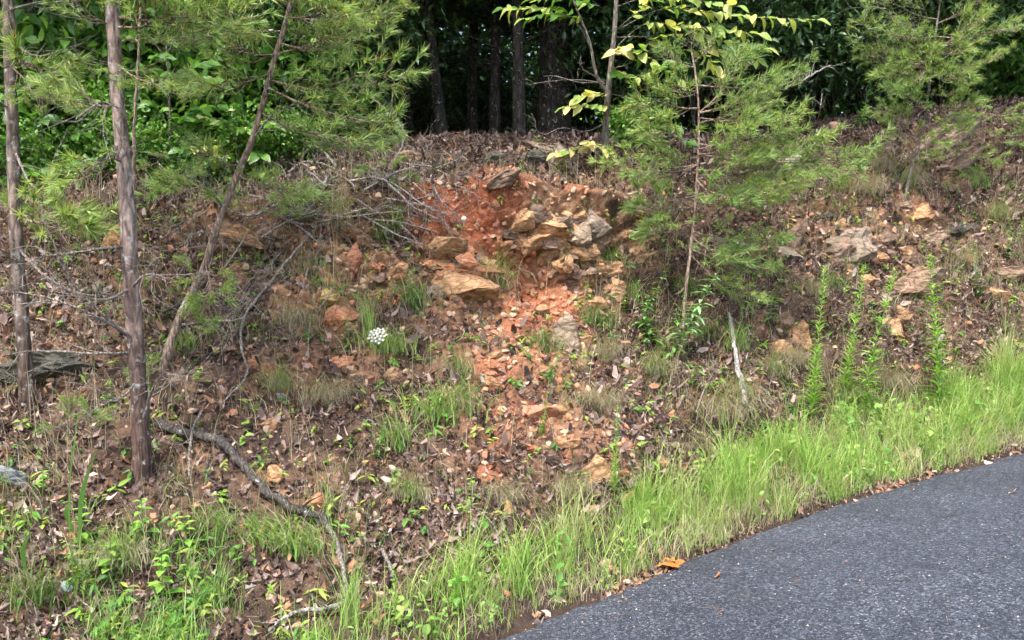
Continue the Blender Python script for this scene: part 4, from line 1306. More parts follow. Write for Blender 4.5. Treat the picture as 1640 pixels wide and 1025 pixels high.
def pine_branch(seed, length, dens=1.0, bare=.3, dark=1.0):
    r_ = np.random.default_rng(seed)
    w, nd_ = Acc(), Acc()
    n = 9
    main = spline([(0, 0, 0), (length * .35, r_.normal(0, .04) * length, -.02 * length), (length * .7, r_.normal(0, .06) * length, .02), (length, r_.normal(0, .05) * length, .09 * length)], n)
    V, q = tube(main, [.007 * length ** .5 + .0015, .002], 6)
    w.add(V, q)
    ntw = int(10 + 15 * length)
    for k in range(ntw):
        t = bare + (1 - bare) * (k + r_.random()) / ntw
        p = np.array([np.interp(t, np.linspace(0, 1, n), main[:, j]) for j in range(3)])
        side = 1 if k % 2 else -1
        ang = side * r_.uniform(.45, 1.05)
        tl = (.10 + .36 * length * (1 - t) ** .8 * .8) * r_.uniform(.7, 1.2)
        d = np.array([math.cos(ang), math.sin(ang), r_.uniform(-.25, .45)])
        e = p + d * tl
        m = (p + e) / 2 + np.array([0, 0, -.02])
        e = e + np.array([0, 0, .03])
        tw = spline([p, m, e], 5)
        V, q = tube(tw, [.0035, .0016], 4)
        w.add(V, q)
        needles(nd_, tw[2], tw[4], int(tl * 85 * dens), .062, r_, 1.0, dark=dark)
        needles(nd_, tw[4], tw[4] + d * .03, int(28 * dens), .082, r_, 1.15, dark=dark)
        if tl > .22:
            for s2 in (-1, 1):
                a2 = ang + s2 * .7
                e2 = tw[2] + np.array([math.cos(a2), math.sin(a2), .2]) * tl * .5
                V, q = tube([tw[2], e2], [.0025, .0014], 4); w.add(V, q)
                needles(nd_, tw[2] + (e2 - tw[2]) * .4, e2, int(24 * dens), .062, r_, 1.1, dark=dark)
    needles(nd_, main[6], main[8], int(60 * length * dens), .065, r_, dark=dark)
    needles(nd_, main[8], main[8] + np.array([.03, 0, .01]), int(70 * dens), .07, r_, 1.2, dark=dark)
    a, b = w.mesh('pine_branch', True), nd_.mesh('pine_needles')
    a.materials.append(M['bark_thin']); b.materials.append(M['needle'])
    return a, b
PB = {L: [pine_branch(500 + 10 * i + int(L * 100), L, 1.0, .10) for i in range(4)] for L in (.4, .75, 1.15)}
_bi = [0]
def add_branch(tree, base, a, b, roll=None, name='branch'):
    """living pine bough from world point a to tip b"""
    d = b - a
    L = d.length
    key = min(PB, key=lambda k: abs(math.log(k / max(L, .05))))
    _bi[0] += 1
    w, nd_ = PB[key][_bi[0] % 4]
    s = L / key
    q = d.to_track_quat('X', 'Z')
    rl = random.uniform(-.6, .6) if roll is None else roll
    o = link(name, w, parent=tree)
    o.matrix_local = Matrix.Translation(a - base) @ (q @ Quaternion((1, 0, 0), rl)).to_matrix().to_4x4() @ Matrix.Diagonal((s, s, s, 1))
    n = tag(link('needles', nd_, parent=o), kind='stuff')
    return o
def dead_twig_mesh(pts, r0, r1, seed, twigs=6, tl=.18, sides=6):
    r_ = np.random.default_rng(seed)
    acc = Acc()
    pp = spline(pts, max(14, 6 * len(pts)))
    pp = pp + r_.normal(0, r0 * .35, pp.shape) * np.linspace(.2, 1, len(pp))[:, None]
    V, q = tube(pp, [r0, r1], sides, .18, seed)
    acc.add(V, q)
    tot = np.linalg.norm(pp[-1] - pp[0])
    for k in range(twigs):
        i = r_.integers(len(pp) // 5, len(pp) - 1)
        d = pp[min(i + 1, len(pp) - 1)] - pp[i - 1]; d /= np.linalg.norm(d) + 1e-9
        v = r_.normal(size=3); v -= d * v.dot(d); v /= np.linalg.norm(v)
        L = tl * r_.uniform(.4, 1.3)
        e1 = pp[i] + (d * .6 + v * .7) * L * .5
        e2 = e1 + (d * .7 + v * .3 + r_.normal(0, .35, 3)) * L * .6
        rr = np.interp(i, [0, len(pp)], [r0, r1]) * .5
        V, q = tube(spline([pp[i], e1, e2], 6), [max(rr, .0015), .001], 4)
        acc.add(V, q)
        if L > tl * .8:
            V, q = tube([e1, e1 + (v * .8 + r_.normal(0, .3, 3)) * L * .4], [.0018, .0009], 4)
            acc.add(V, q)
    return acc.mesh('dead_branch', True)

def trunk_mesh(pts, r0, r1, seed, sides=14, flare=1.3):
    n = 60
    pp = spline(pts, n)
    t = np.linspace(0, 1, n)
    rad = (r0 + (r1 - r0) * t) * (1 + (flare - 1) * np.exp(-t * 16))
    for tk in np.arange(.16 + .03 * (seed % 3), 1, .11):
        rad = rad * (1 + .13 * np.exp(-((t - tk) / .012) ** 2))
    V, q = tube(pp, rad, sides)
    c = np.repeat(pp, sides, 0)
    d = V - c
    V = c + d * (1 + .10 * fbm(V, 16, 3, seed) + .05 * fbm(V * np.array([1, 1, .4]), 60, 2, seed + 3))[:, None]
    acc = Acc(); acc.add(V, q)
    return acc, pp

def pine(label, trunk_px, r0, r1, bark, boughs, dead=(), crown=0, D=None, lean_y=0.0, name='pine_tree', seed=0):
    """trunk_px: pixel polyline base->top; distance measured at the base"""
    p0, n = T(*trunk_px[0])
    D0 = p0.y if D is None else D
    pts = []
    for i, (px, py) in enumerate(trunk_px):
        pts.append(P(px, py, D0 + lean_y * i / (len(trunk_px) - 1)))
    base = Vector(pts[0])
    pts[0] = pts[0] + Vector((0, 0, -.12))
    tree = thing(name, label, 'tree', base, 'pines on the bank')
    acc, pp = trunk_mesh(pts, r0, r1, seed)
    me = acc.mesh('trunk', True)
    o = link('trunk', me, M[bark], tree); o.location = -base
    def on_trunk(px, py):
        z = P(px, py, D0).z
        i = int(np.argmin(np.abs(pp[:, 2] - z)))
        return Vector(pp[i])
    for b in boughs:
        (ax, ay), (tx, ty), dd = b
        a = on_trunk(ax, ay)
        add_branch(tree, base, a, P(tx, ty, a.y + dd))
    for k, dpts in enumerate(dead):
        a = on_trunk(*dpts[0])
        ps = [tuple(a - base)]
        for (x, y, dd) in dpts[1:]:
            ps.append(tuple(P(x, y, a.y + dd) - base))
        m = dead_twig_mesh(ps, .008, .002, seed * 20 + k, 11, .30)
        link('dead_branch', m, M['wood_dead'], tree)
    if crown:
        top = Vector(pp[-1])
        r_ = random.Random(seed)
        for k in range(crown):
            h = k / crown
            a = top + Vector((0, 0, -.1 - 0.9 * h))
            an = k * 2.4
            L = .35 + .6 * h
            add_branch(tree, base, a, a + Vector((math.cos(an) * L, math.sin(an) * L, .12)))
    return tree, base, pp

pine('leftmost pine with flaky lichened bark and bare lower limbs', [(45,652),(36,520),(26,380),(22,250),(16,110),(10,-80),(4,-260),(0,-420)], .040, .026, 'bark_flaky',
     [((26,110),(105,175),-.2),((24,300),(95,352),-.25),((26,335),(-40,330),-.2),((26,345),(140,372),-.15),((10,0),(110,-20),.1),((8,-60),(-80,-20),0),((8,-60),(90,-80),-.3),((18,90),(60,120),-.35)],
     [[(22,175),(-30,150,-.2),(-80,160,-.3)],[(30,400),(70,440,-.1),(130,470,-.15),(180,470,-.1)],[(20,60),(60,90,-.1),(130,70,-.2)],[(16,20),(60,5,-.15),(140,0,-.2)],[(28,240),(60,300,-.2),(110,200,-.3)],[(30,420),(-20,380,-.2)]], crown=16, seed=1)

pine('second pine with smooth pinkish grey trunk beside the dark fallen limb', [(229,766),(222,620),(212,480),(204,340),(196,240),(186,120),(181,20),(176,-120),(170,-280),(166,-420)], .044, .028, 'bark_pine',
     [((182,45),(95,-10),-.25),((182,40),(290,30),-.25),((184,55),(340,75),-.2),((186,95),(285,160),-.25),((192,170),(85,165),-.3),((200,225),(120,300),-.25),
      ((178,0),(270,-30),-.2),((178,-10),(110,-70),-.2),((178,-20),(350,-10),-.15),((182,30),(400,30),-.2),],
     [[(216,575),(150,566,-.15),(60,562,-.2),(-20,572,-.3)],[(212,548),(160,500,-.15),(110,440,-.25),(60,330,-.35)],[(212,545),(150,505,-.3),(70,475,-.4),(-10,465,-.5)],[(206,392),(150,400,-.15),(90,408,-.2),(50,415,-.25)],[(208,450),(235,440,-.2),(270,445,-.3)],[(200,262),(170,250,-.2)],[(218,600),(190,640,-.2),(160,640,-.25)],
      [(205,470),(170,480,-.2),(120,470,-.35),(60,440,-.5)],[(196,180),(160,165,-.3),(120,190,-.4)],[(224,680),(245,620,-.1),(270,590,-.15)]], crown=16, seed=2)

pine('slender leaning pine curving up to the right behind the brush pile', [(252,592),(285,515),(322,440),(345,372),(372,300),(402,228),(425,150),(440,92),(456,40),(472,-30),(490,-160),(500,-280)], .025, .010, 'bark_thin',
     [((430,138),(645,142),-.15),((425,150),(612,215),-.2),((415,190),(590,252),-.2),((440,92),(610,14),-.1),((445,75),(570,75),-.25),((450,60),(335,45),-.15),((456,40),(640,28),.05),((462,20),(540,-30),-.1),((440,95),(365,80),-.35),((430,120),(320,150),-.15),
      ((380,285),(485,325),-.3),((372,300),(265,318),-.25),((388,265),(320,248),-.3),((332,420),(345,482),-.25),((325,435),(290,425),-.15),((290,500),(320,520),-.2),((265,560),(235,600),-.25),((470,-20),(400,-20),-.2),((456,40),(530,30),-.3)],
     [[(405,222),(440,180,-.1),(480,165,-.15)],[(360,330),(330,300,-.15),(300,280,-.2)],[(345,372),(310,375,-.15),(290,400,-.2)],[(300,490),(350,470,-.1),(390,505,-.15)]], crown=10, lean_y=-.15, seed=3)

pine('young pine with a thin brown stem in front of the right crest', [(1090,548),(1098,470),(1106,400),(1114,320),(1118,250),(1119,180),(1114,120),(1108,85)], .014, .006, 'bark_thin',
     [((1118,180),(1285,132),-.1),((1118,192),(1275,195),-.2),((1118,228),(1305,240),-.25),((1117,250),(1385,275),-.15),((1117,265),(978,268),-.2),((1118,172),(1035,162),-.25),((1118,180),(1200,105),-.1),((1115,300),(1290,300),-.25),((1112,330),(1030,333),-.2),((1112,350),(1050,375),-.25),((1110,370),(1245,395),-.2),((1110,320),(1240,335),-.3),((1105,400),(1225,440),-.2),
      ((1118,135),(1225,150),.0),((1104,410),(1205,485),-.2),((1112,110),(1060,90),-.1),((1110,100),(1150,60),0),((1118,220),(1050,215),-.3),((1116,240),(1200,215),-.4),((1116,270),(1200,270),-.4),((1117,260),(1030,285),-.35),((1108,85),(1108,45),-.05),((1118,150),(1080,140),-.3),((1115,290),(1170,330),-.4),((1118,200),(1240,165),-.3),((1116,250),(1255,225),-.35),((1116,280),(1260,265),-.4),((1113,310),(1270,320),-.35),((1108,380),(1170,420),-.3)],
     [[(1115,290),(1150,278,-.1),(1190,280,-.15)],[(1112,315),(1070,322,-.1),(1040,318,-.2)],[(1108,395),(1145,380,-.1),(1160,390,-.15)]], seed=4, name='pine_sapling')

pine('young pine on the right crest with drooping light green boughs', [(1443,325),(1462,262),(1478,205),(1488,140),(1496,70),(1506,0),(1514,-90)], .015, .007, 'bark_grey',
     [((1490,110),(1385,45),-.2),((1486,130),(1430,120),-.25),((1494,80),(1580,35),-.2),((1490,120),(1605,95),-.15),((1484,150),(1545,150),-.3),((1482,165),(1435,155),-.25),((1500,40),(1600,-15),-.1),((1500,30),(1410,5),-.2),((1474,215),(1550,205),-.2),((1470,230),(1430,195),-.15),((1498,60),(1440,60),-.4),((1494,90),(1540,80),-.4),((1488,120),(1480,100),-.4),((1504,10),(1500,-50),-.2),((1506,0),(1560,-30),-.2),((1492,100),(1390,95),0),((1498,60),(1620,60),.1),((1480,180),(1560,175),-.3),((1482,170),(1420,175),-.3),((1494,80),(1470,140),-.4),((1490,110),(1530,130),-.45),((1470,225),(1500,235),-.3)],
     [[(1478,205),(1520,190,-.1),(1545,180,-.15)],[(1462,262),(1440,235,-.1),(1420,230,-.15)],[(1496,70),(1450,40,-.1),(1400,10,-.2),(1380,30,-.25)]], seed=5, name='pine_sapling')

def seedling(label, px, py, tips, h=60):
    p, n = T(px, py)
    base = Vector(p)
    t = thing('pine_seedling', label, 'tree', base, 'pine seedlings on the bank')
    acc = Acc()
    top = P(px + 3, py - h, p.y - .08)
    V, q = tube(spline([(0, 0, -.03), tuple((top - base) * .5 + Vector((.01, 0, 0))), tuple(top - base)], 10), [.008, .003], 6)
    acc.add(V, q)
    link('stem', acc.mesh('stem', True), M['bark_thin'], t)
    for (tx, ty, f) in tips:
        a = base.lerp(top, f)
        add_branch(t, base, a, P(tx, ty, a.y - .12))
seedling('flat spreading pine seedling at the right edge of the crest', 1575, 235, [(1640,195,.9),(1520,215,.7),(1600,215,.5),(1555,190,.95),(1660,225,.4)])
seedling('pine seedling in front of the wide layered slab', 1530, 265, [(1590,262,.7),(1490,262,.6),(1540,235,1.0),(1560,290,.3)], 40)
seedling('pine seedling below the pale pinkish rock', 1290, 315, [(1370,280,.9),(1340,300,.6),(1250,300,.6),(1300,265,1.0),(1230,320,.3)], 50)
seedling('pine seedling hanging at the top of the brush pile', 612, 290, [(640,262,.9),(580,280,.6),(650,300,.4)], 40)
seedling('low pine seedling beside the leaning pine top of the cut', 420, 345, [(490,325,.9),(360,330,.7),(440,300,1.0),(470,350,.4)], 40)
seedling('shaded pine seedling left of the second pine', 110, 390, [(150,370,.8),(60,365,.8),(95,330,1.0),(20,340,.5)], 50)
seedling('pine seedling left of the second pine near its foot', 105, 705, [(150,670,.8),(70,690,.7),(115,650,1.0)], 40)
seedling('bushy pine seedling under the right pine boughs', 1215, 420, [(1260,390,.8),(1170,400,.7),(1215,365,1.0),(1240,430,.3)], 40)
seedling('pine seedling between the second pine and the leaning pine', 250, 300, [(300,290,.8),(220,270,.8),(260,250,1.0)], 50)

# ------------------------------------------------------------------ broad-leaved saplings: each leaf its own piece
LEAFM = {}
def leaf_mesh(mat, kind, v):
    key = (mat, kind, v)
    if key not in LEAFM:
        tv, tf = leaf_template(kind, [.35, .6, .1, -.2][v % 4], [.25, .4, .15, .3][v % 4], [.2, -.4, .3, 0][v % 4], 6, v)
        me = mesh_np('leaf', tv, tf, None, True)
        me.materials.append(M[mat])
        LEAFM[key] = me
    return LEAFM[key]
def put_leaf(tree, base, pos, dirv, size, mat, kind='ovate', v=0):
    x = dirv.normalized()
    up = Vector((random.gauss(0, .4), -.85 + random.gauss(0, .45), 1)).normalized()
    z = (up - x * up.dot(x)).normalized()
    y = z.cross(x)
    o = link('leaf', leaf_mesh(mat, kind, v), parent=tree)
    o.matrix_local = Matrix.Translation(pos - base) @ Matrix((x, y, z)).transposed().to_4x4() @ Matrix.Scale(size, 4)
def leafy_branch(tree, base, pts, r0, nl, size, mats, seed, kind='ovate', start=.25, bark='bark_grey', droop=.0):
    """one branch with alternate leaves, pts world points"""
    rr = random.Random(seed)
    pp = spline(pts, 24)
    acc = Acc()
    V, q = tube(pp - np.array(base), [r0, .0015], 5)
    acc.add(V, q)
    link('branch', acc.mesh('branch', True), M[bark], tree)
    for k in range(nl):
        t = start + (1 - start) * (k + .5) / nl
        i = min(int(t * 23), 22)
        p = Vector(pp[i]); d = Vector(pp[i + 1] - pp[i]).normalized()
        s = 1 if k % 2 else -1
        side = d.cross(Vector((0, 0, 1))).normalized() * s
        dv = (d * .6 + side * rr.uniform(.5, 1.1) + Vector((rr.gauss(0, .15), rr.gauss(0, .15), rr.uniform(-.35, .15) - droop)))
        put_leaf(tree, base, p, dv, size * rr.uniform(.7, 1.2), rr.choice(mats), kind, rr.randrange(4))
    put_leaf(tree, base, Vector(pp[-1]), Vector(pp[-1] - pp[-2]).normalized(), size, rr.choice(mats), kind, 0)

# yellowing sapling on the crest
def yellow_sapling():
    p, n = T(968, 268)
    base = Vector(p)
    D = base.y
    t = thing('yellowing_sapling', 'sapling with yellow green leaves growing on the crest in front of the dark trees', 'tree', base)
    acc, pp = trunk_mesh([base + Vector((0, 0, -.1)), P(970,200,D), P(976,130,D-.05), P(985,40,D-.1), P(990,-60,D-.15), P(1000,-180,D-.2)], .034, .012, 51, 10)
    o = link('trunk', acc.mesh('trunk', True), M['bark_grey'], t); o.location = -base
    V, q = tube(spline([P(973,150,D), P(955,120,D-.05), P(945,70,D-.1), P(930,30,D-.15), P(905,-30,D-.2)], 20) - np.array(base), [.017, .008], 8)
    acc = Acc(); acc.add(V, q); link('stem', acc.mesh('stem', True), M['bark_grey'], t)
    Y, G_, PL = ['leaf_yellow'], ['leaf_green', 'leaf_yellow'], ['leaf_pale', 'leaf_yellow', 'leaf_pale']
    B = [
     ([(978,110),(1010,100),(1050,62),(1110,55),(1180,70),(1228,78)], -.5, 26, Y),
     ([(982,80),(1030,40),(1080,40),(1150,45),(1215,55)], -.6, 26, Y),
     ([(985,50),(1060,15),(1140,20),(1220,28),(1308,32)], -.7, 28, Y),
     ([(990,10),(1040,-5),(1110,0),(1180,10)], -.6, 22, Y),
     ([(985,60),(1040,60),(1090,80),(1160,82),(1210,95)], -.4, 22, Y),
     ([(980,90),(1010,80),(1050,100),(1085,128)], -.3, 16, G_),
     ([(978,110),(990,115),(1020,125),(1060,105)], -.35, 12, G_),
     ([(940,55),(900,20),(860,12),(808,14)], -.3, 20, G_),
     ([(945,75),(920,30),(880,22),(840,30)], -.35, 16, G_),
     ([(960,10),(940,5),(900,-5),(850,0)], -.3, 14, G_),
     ([(972,160),(965,152),(945,150),(925,158)], -.25, 10, PL),
     ([(972,165),(960,170),(935,168),(905,172)], -.3, 12, PL),
     ([(970,235),(955,232),(920,238),(892,246)], -.25, 12, PL),
     ([(970,230),(960,235),(940,228),(970,240)], -.3, 9, PL),
     ([(980,90),(1000,85),(985,82),(1000,75)], -.4, 8, PL),
     ([(985,50),(1020,20),(1060,-10),(1130,-20)], -.5, 16, Y),
     ([(1110,60),(1140,100),(1155,120)], -.75, 10, Y),
    ]
    for k, (b, dd, nl, ms) in enumerate(B):
        L = len(b) - 1
        if k == 16:
            pts = [P(x, y, D + dd) for (x, y) in b]
        else:
            pts = [P(x, y, D + dd * i / L) for i, (x, y) in enumerate(b)]
        leafy_branch(t, base, pts, .006, int(nl * 1.12), .122, ms, 700 + k, droop=.1)
    for k, b in enumerate([[(975,135),(930,128),(880,130),(845,136)],[(972,130),(930,132),(890,122),(870,122)],[(972,195),(940,210),(900,205),(870,215),(850,195)],[(978,150),(1010,158),(1040,170)],[(965,130),(940,115),(925,110)]]):
        m = dead_twig_mesh([tuple(P(x, y, D - .1 * i) - base) for i, (x, y) in enumerate(b)], .005, .0015, 800 + k, 5, .12)
        link('dead_branch', m, M['wood_dead'], t)
yellow_sapling()

def shrub(label, px, py, D, sprays, nl, size, mats, seed, kind='ovate', bark='bark_grey', name='leafy_sapling'):
    """understory broadleaf: sprays are tip pixels"""
    base = P(px, py, D)
    g = bvh.ray_cast(Vector((base.x, base.y, 12)), Vector((0, 0, -1)))
    if g[0] is not None: base = Vector(g[0])
    t = thing(name, label, 'tree' if name == 'leafy_sapling' else 'shrub', base, 'leafy saplings at the forest edge')
    rr = random.Random(seed)
    zt = max(P(x, y, D).z for x, y in sprays)
    top = Vector((base.x + rr.uniform(-.1, .1), base.y, zt))
    acc = Acc()
    V, q = tube(spline([(0, 0, -.05), tuple((top - base) * .5 + Vector((rr.uniform(-.08, .08), 0, 0))), tuple(top - base)], 16), [.016, .005], 7)
    acc.add(V, q); link('stem', acc.mesh('stem', True), M[bark], t)
    for k, (x, y) in enumerate(sprays):
        tip = P(x, y, D + rr.uniform(-.5, .3))
        f = min(.98, max(.1, (tip.z - base.z) / max(.1, (top.z - base.z)) - .12))
        a = base.lerp(top, f)
        mid = a.lerp(tip, .55) + Vector((0, 0, .08))
        leafy_branch(t, base, [a, mid, tip], .005, nl, size, mats, seed * 50 + k, kind, start=.3, bark=bark)
shrub('broad leaved sapling between the two left pines', 70, 330, 7.4, [(40,210),(20,250),(70,190),(110,235),(60,275),(130,215),(20,180),(90,280),(140,260),(5,290),(60,120),(110,90),(40,150),(-20,220),(130,140)], 11, .14, ['leaf_green'], 11)
shrub('broad leaved sapling just right of the second pine trunk', 270, 330, 7.6, [(230,170),(280,120),(330,100),(250,90),(300,190),(360,130),(240,240),(310,245),(215,60),(300,60),(350,170),(250,280)], 11, .13, ['leaf_green'], 12)
shrub('bright leafed sapling behind the leaning pine', 380, 320, 7.5, [(350,205),(300,200),(400,210),(340,255),(290,240),(420,250),(380,180),(440,200),(360,290),(430,285),(320,275)], 11, .12, ['leaf_green', 'leaf_green', 'leaf_yellow'], 13)
shrub('low leafy sapling in the shade of the yellowing sapling', 1040, 260, 8.6, [(1000,215),(1050,220),(1020,190),(1080,205),(1045,240),(990,240),(1100,225),(1065,185)], 9, .13, ['leaf_green'], 14)
shrub('leafy sapling in shade left of the leftmost pine', -60, 340, 7.4, [(-20,260),(-60,220),(10,230),(-90,250),(-30,180),(10,160)], 10, .14, ['leaf_green'], 15)

# ------------------------------------------------------------------ forest behind the crest
def crown_mesh(seed, w, h, nclump, nleaf, L, kind, cols, flat=.8):
    r_ = np.random.default_rng(seed)
    acc = Acc()
    tv, tf = leaf_template(kind, .4, .3, 0, 4, seed)
    u = r_.normal(size=(nclump, 3)); u /= np.linalg.norm(u, axis=1)[:, None]
    ctr = u * (r_.random((nclump, 1)) ** .45) * np.array([w / 2, w / 2, h / 2])
    per = nleaf // nclump
    cs = .16 * (w + h) / 2
    p = np.repeat(ctr, per, 0) + r_.normal(0, 1, (nclump * per, 3)) * np.array([cs, cs, cs * .55]) * np.repeat(r_.uniform(.6, 1.2, (nclump, 1)), per, 0)
    n = len(p)
    up = np.array([0, -.2, 1.0]) + r_.normal(0, .5, (n, 3))
    col = np.repeat(np.array(cols)[r_.integers(0, len(cols), nclump)], per, 0) * r_.uniform(.65, 1.3, (n, 1))
    stamp(acc, tv, tf, frames(up, r_.random(n) * 6.28), p, L * r_.uniform(.7, 1.25, n), col)
    return acc.mesh('crown'), ctr
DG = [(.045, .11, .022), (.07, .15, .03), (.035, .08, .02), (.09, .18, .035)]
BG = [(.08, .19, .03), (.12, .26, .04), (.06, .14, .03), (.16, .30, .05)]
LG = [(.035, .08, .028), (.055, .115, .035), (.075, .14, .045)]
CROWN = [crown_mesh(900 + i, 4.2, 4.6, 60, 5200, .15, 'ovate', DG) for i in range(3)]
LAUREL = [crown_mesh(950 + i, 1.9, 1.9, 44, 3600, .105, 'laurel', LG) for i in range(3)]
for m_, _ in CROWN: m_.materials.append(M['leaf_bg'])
for m_, _ in LAUREL: m_.materials.append(M['laurel'])
BUSH = [crown_mesh(970 + i, 1.7, 1.7, 34, 1500, .13, 'ovate', BG) for i in range(3)]
for m_, _ in BUSH: m_.materials.append(M['leaf_bg'])
def ground_at(x, y):
    g = bvh.ray_cast(Vector((x, y, 14)), Vector((0, 0, -1)))
    return g[0].z if g[0] is not None else -3.0
def forest_tree(label, px, D, r, seed, height=7.5, bend=0.0, crown=True, cz=None, cs=1.0, low=True):
    rr = random.Random(seed)
    x = sx(px) * D
    z = ground_at(x, D)
    base = Vector((x, D, z))
    t = thing('forest_tree', label, 'tree', base, 'trees in the dark wood behind the crest')
    pts = [(0, 0, -.2), (bend * .4 + rr.uniform(-.05, .05), 0, height * .18), (bend + rr.uniform(-.1, .1), 0, height * .4), (bend * 1.1, 0, height)]
    acc, pp = trunk_mesh(pts, r, r * .45, seed, 12, 1.35)
    link('trunk', acc.mesh('trunk', True), M['bark_dark'], t)
    for k in range(5):
        hgt = rr.uniform(.6, 3.2)
        an = rr.uniform(0, 6.28); L = rr.uniform(.5, 1.3)
        i = int(np.argmin(np.abs(pp[:, 2] - hgt)))
        a = pp[i]
        e = a + np.array([math.cos(an) * L, math.sin(an) * L, rr.uniform(-.2, .5)])
        m = dead_twig_mesh([tuple(a), tuple((a + e) / 2 + np.array([0, 0, rr.uniform(-.1, .12)])), tuple(e)], .011, .003, seed * 7 + k, 7, .35)
        link('branch', m, M['bark_dark'], t)
    if 560 < px < 1000 and D < 14:
        for q in range(2):
            o = tag(link('foliage', LAUREL[(seed + q) % 3][0], parent=t), kind='stuff')
            o.matrix_local = Matrix.Translation((rr.uniform(-.7, .7), rr.uniform(-.3, .6), 2.1 + .5 * q)) @ Matrix.Rotation(rr.uniform(0, 6), 4, 'Z') @ Matrix.Diagonal((.75, .75, .5, 1))
    if crown:
        me, ctr = CROWN[seed % 3]
        o = tag(link('crown', me, parent=t), kind='stuff')
        zc = (cz if cz is not None else 4.6)
        o.matrix_local = Matrix.Translation((bend + rr.uniform(-.3, .3), rr.uniform(-1.3, -.3), zc)) @ Matrix.Rotation(rr.uniform(0, 6.28), 4, 'Z') @ Matrix.Scale(cs, 4)
    return t
FT = [
 (-330,9.6,.09,0,'left'),(-120,10.4,.08,0,''),(58,8.8,.045,0,''),(165,11,.07,0,''),(300,11.6,.08,.1,''),(430,10.6,.06,-.1,''),(520,12,.09,0,''),(590,13,.08,.1,''),
 (655,11.6,.07,0,''),(712,11.0,.09,-.35,''),(756,12.0,.08,0,''),(792,11.5,.075,.05,''),(832,10.6,.085,-.02,''),(884,11.4,.24,0,''),(932,12.4,.08,.1,''),(1010,13,.1,0,''),
 (1062,12,.08,-.1,''),(1150,13,.09,0,''),(1216,11.6,.07,.0,''),(1300,12.6,.09,.1,''),(1392,12.4,.09,0,''),(1545,12.8,.09,0,''),(1622,13.4,.1,0,''),(1760,14,.1,0,''),(1930,14.5,.1,0,''),
]
SPEC = {713: 'dark trunk bending left in the forest gap', 832: 'slim grey trunk standing just left of the thick dark trunk', 884: 'thickest dark trunk in the forest behind the crest', 58: 'thin grey trunk behind the two left pines'}
for i, (px, D, r, b, _) in enumerate(FT):
    lab = SPEC.get(px, SPEC.get(px + 1, ORD[i] + ' dark tree trunk from the left in the wood behind the crest'))
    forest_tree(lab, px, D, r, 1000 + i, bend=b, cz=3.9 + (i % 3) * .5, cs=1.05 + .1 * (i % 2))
# lower slope beyond the ridge: crowns that close the view with gaps of sky
FAR = [(-250,21),(-20,23),(130,20),(260,24),(400,21),(520,25),(640,22),(760,26),(880,21),(1000,24),(1120,21),(1240,25),(1360,22),(1480,24),(1600,21),(1740,25),(1900,22)]
for i, (px, D) in enumerate(FAR):
    x = sx(px) * D
    t = forest_tree(ORD[i] + ' far tree from the left beyond the ridge against the sky', px, D, .11, 1100 + i, height=11, crown=False)
    t['group'] = 'far trees beyond the ridge'
    for k, zc in enumerate((3.4, 5.6, 8.4)):
        o = tag(link('crown', CROWN[(i + k) % 3][0], parent=t), kind='stuff')
        o.matrix_local = Matrix.Translation((random.uniform(-.6, .6), 0, zc - 0.6)) @ Matrix.Rotation(i * 1.3 + k, 4, 'Z') @ Matrix.Scale(1.15, 4)
# evergreen understory
LA = [(-180,8.6,1.0),(150,9.6,.9),(450,9.4,1.0),(525,9.6,1.05),(575,10.8,1.1),(640,12.8,1.0),(690,13.6,1.1),(770,14,1.0),(985,11.8,1.1),(1040,11,1.1),(1110,10.4,1.1),(1180,10.6,1.15),(1265,11,1.1),(1330,11.4,1.1),(1385,11.3,1.0),(1450,12,1.2),(1560,12.6,1.25),(1640,12.8,1.2),(1730,13.4,1.2),(330,10,1.0),(240,9.4,.9),(920,14.2,.9),(610,15,1.1),(730,15.2,1.15),(830,15,1.0),(1000,15,1.2),(560,14.6,1.1),(1220,10.9,1.0),(1300,10.7,.9),(1500,12.2,1.1),(1080,14.6,1.2),(1180,14.8,1.2),(1290,14.6,1.25),(1380,14.8,1.2),(680,14.8,1.1),(700,12.3,.7),(775,12.7,.7),(935,12.0,.6)]
LAB = {0: 'evergreen shrub outside the left pines', 2: 'dark evergreen shrub behind the leaning pine crown', 12: 'glossy evergreen shrub behind the yellow leaves', 14: 'glossy dark laurel shrub hanging over the black hollow at right'}
for i, (px, D, s) in enumerate(LA):
    x = sx(px) * D
    base = Vector((x, D, ground_at(x, D)))
    order = sorted(range(len(LA)), key=lambda k: LA[k][0]).index(i)
    t = thing('evergreen_shrub', LAB.get(i, ORD[order] + ' dark evergreen shrub from the left along the forest edge'), 'shrub', base, 'evergreen shrubs along the forest edge')
    me, ctr = LAUREL[i % 3]
    o = tag(link('foliage', me, parent=t), kind='stuff')
    rot = i * 1.1
    o.matrix_local = Matrix.Translation((0, 0, 1.25 * s)) @ Matrix.Rotation(rot, 4, 'Z') @ Matrix.Diagonal((s, s, s, 1))
    for k in range(4):
        cpt = ctr[(k * 7 + i) % len(ctr)] * s
        e = Vector((cpt[0], cpt[1], cpt[2])); e.rotate(Quaternion((0, 0, 1), rot)); e.z += 1.25 * s
        m = dead_twig_mesh([(0, 0, -.1), (e.x * .3, e.y * .3, max(.3, e.z * .5)), tuple(e)], .02, .005, 2000 + i * 5 + k, 4, .3)
        link('stem', m, M['bark_dark'], t)

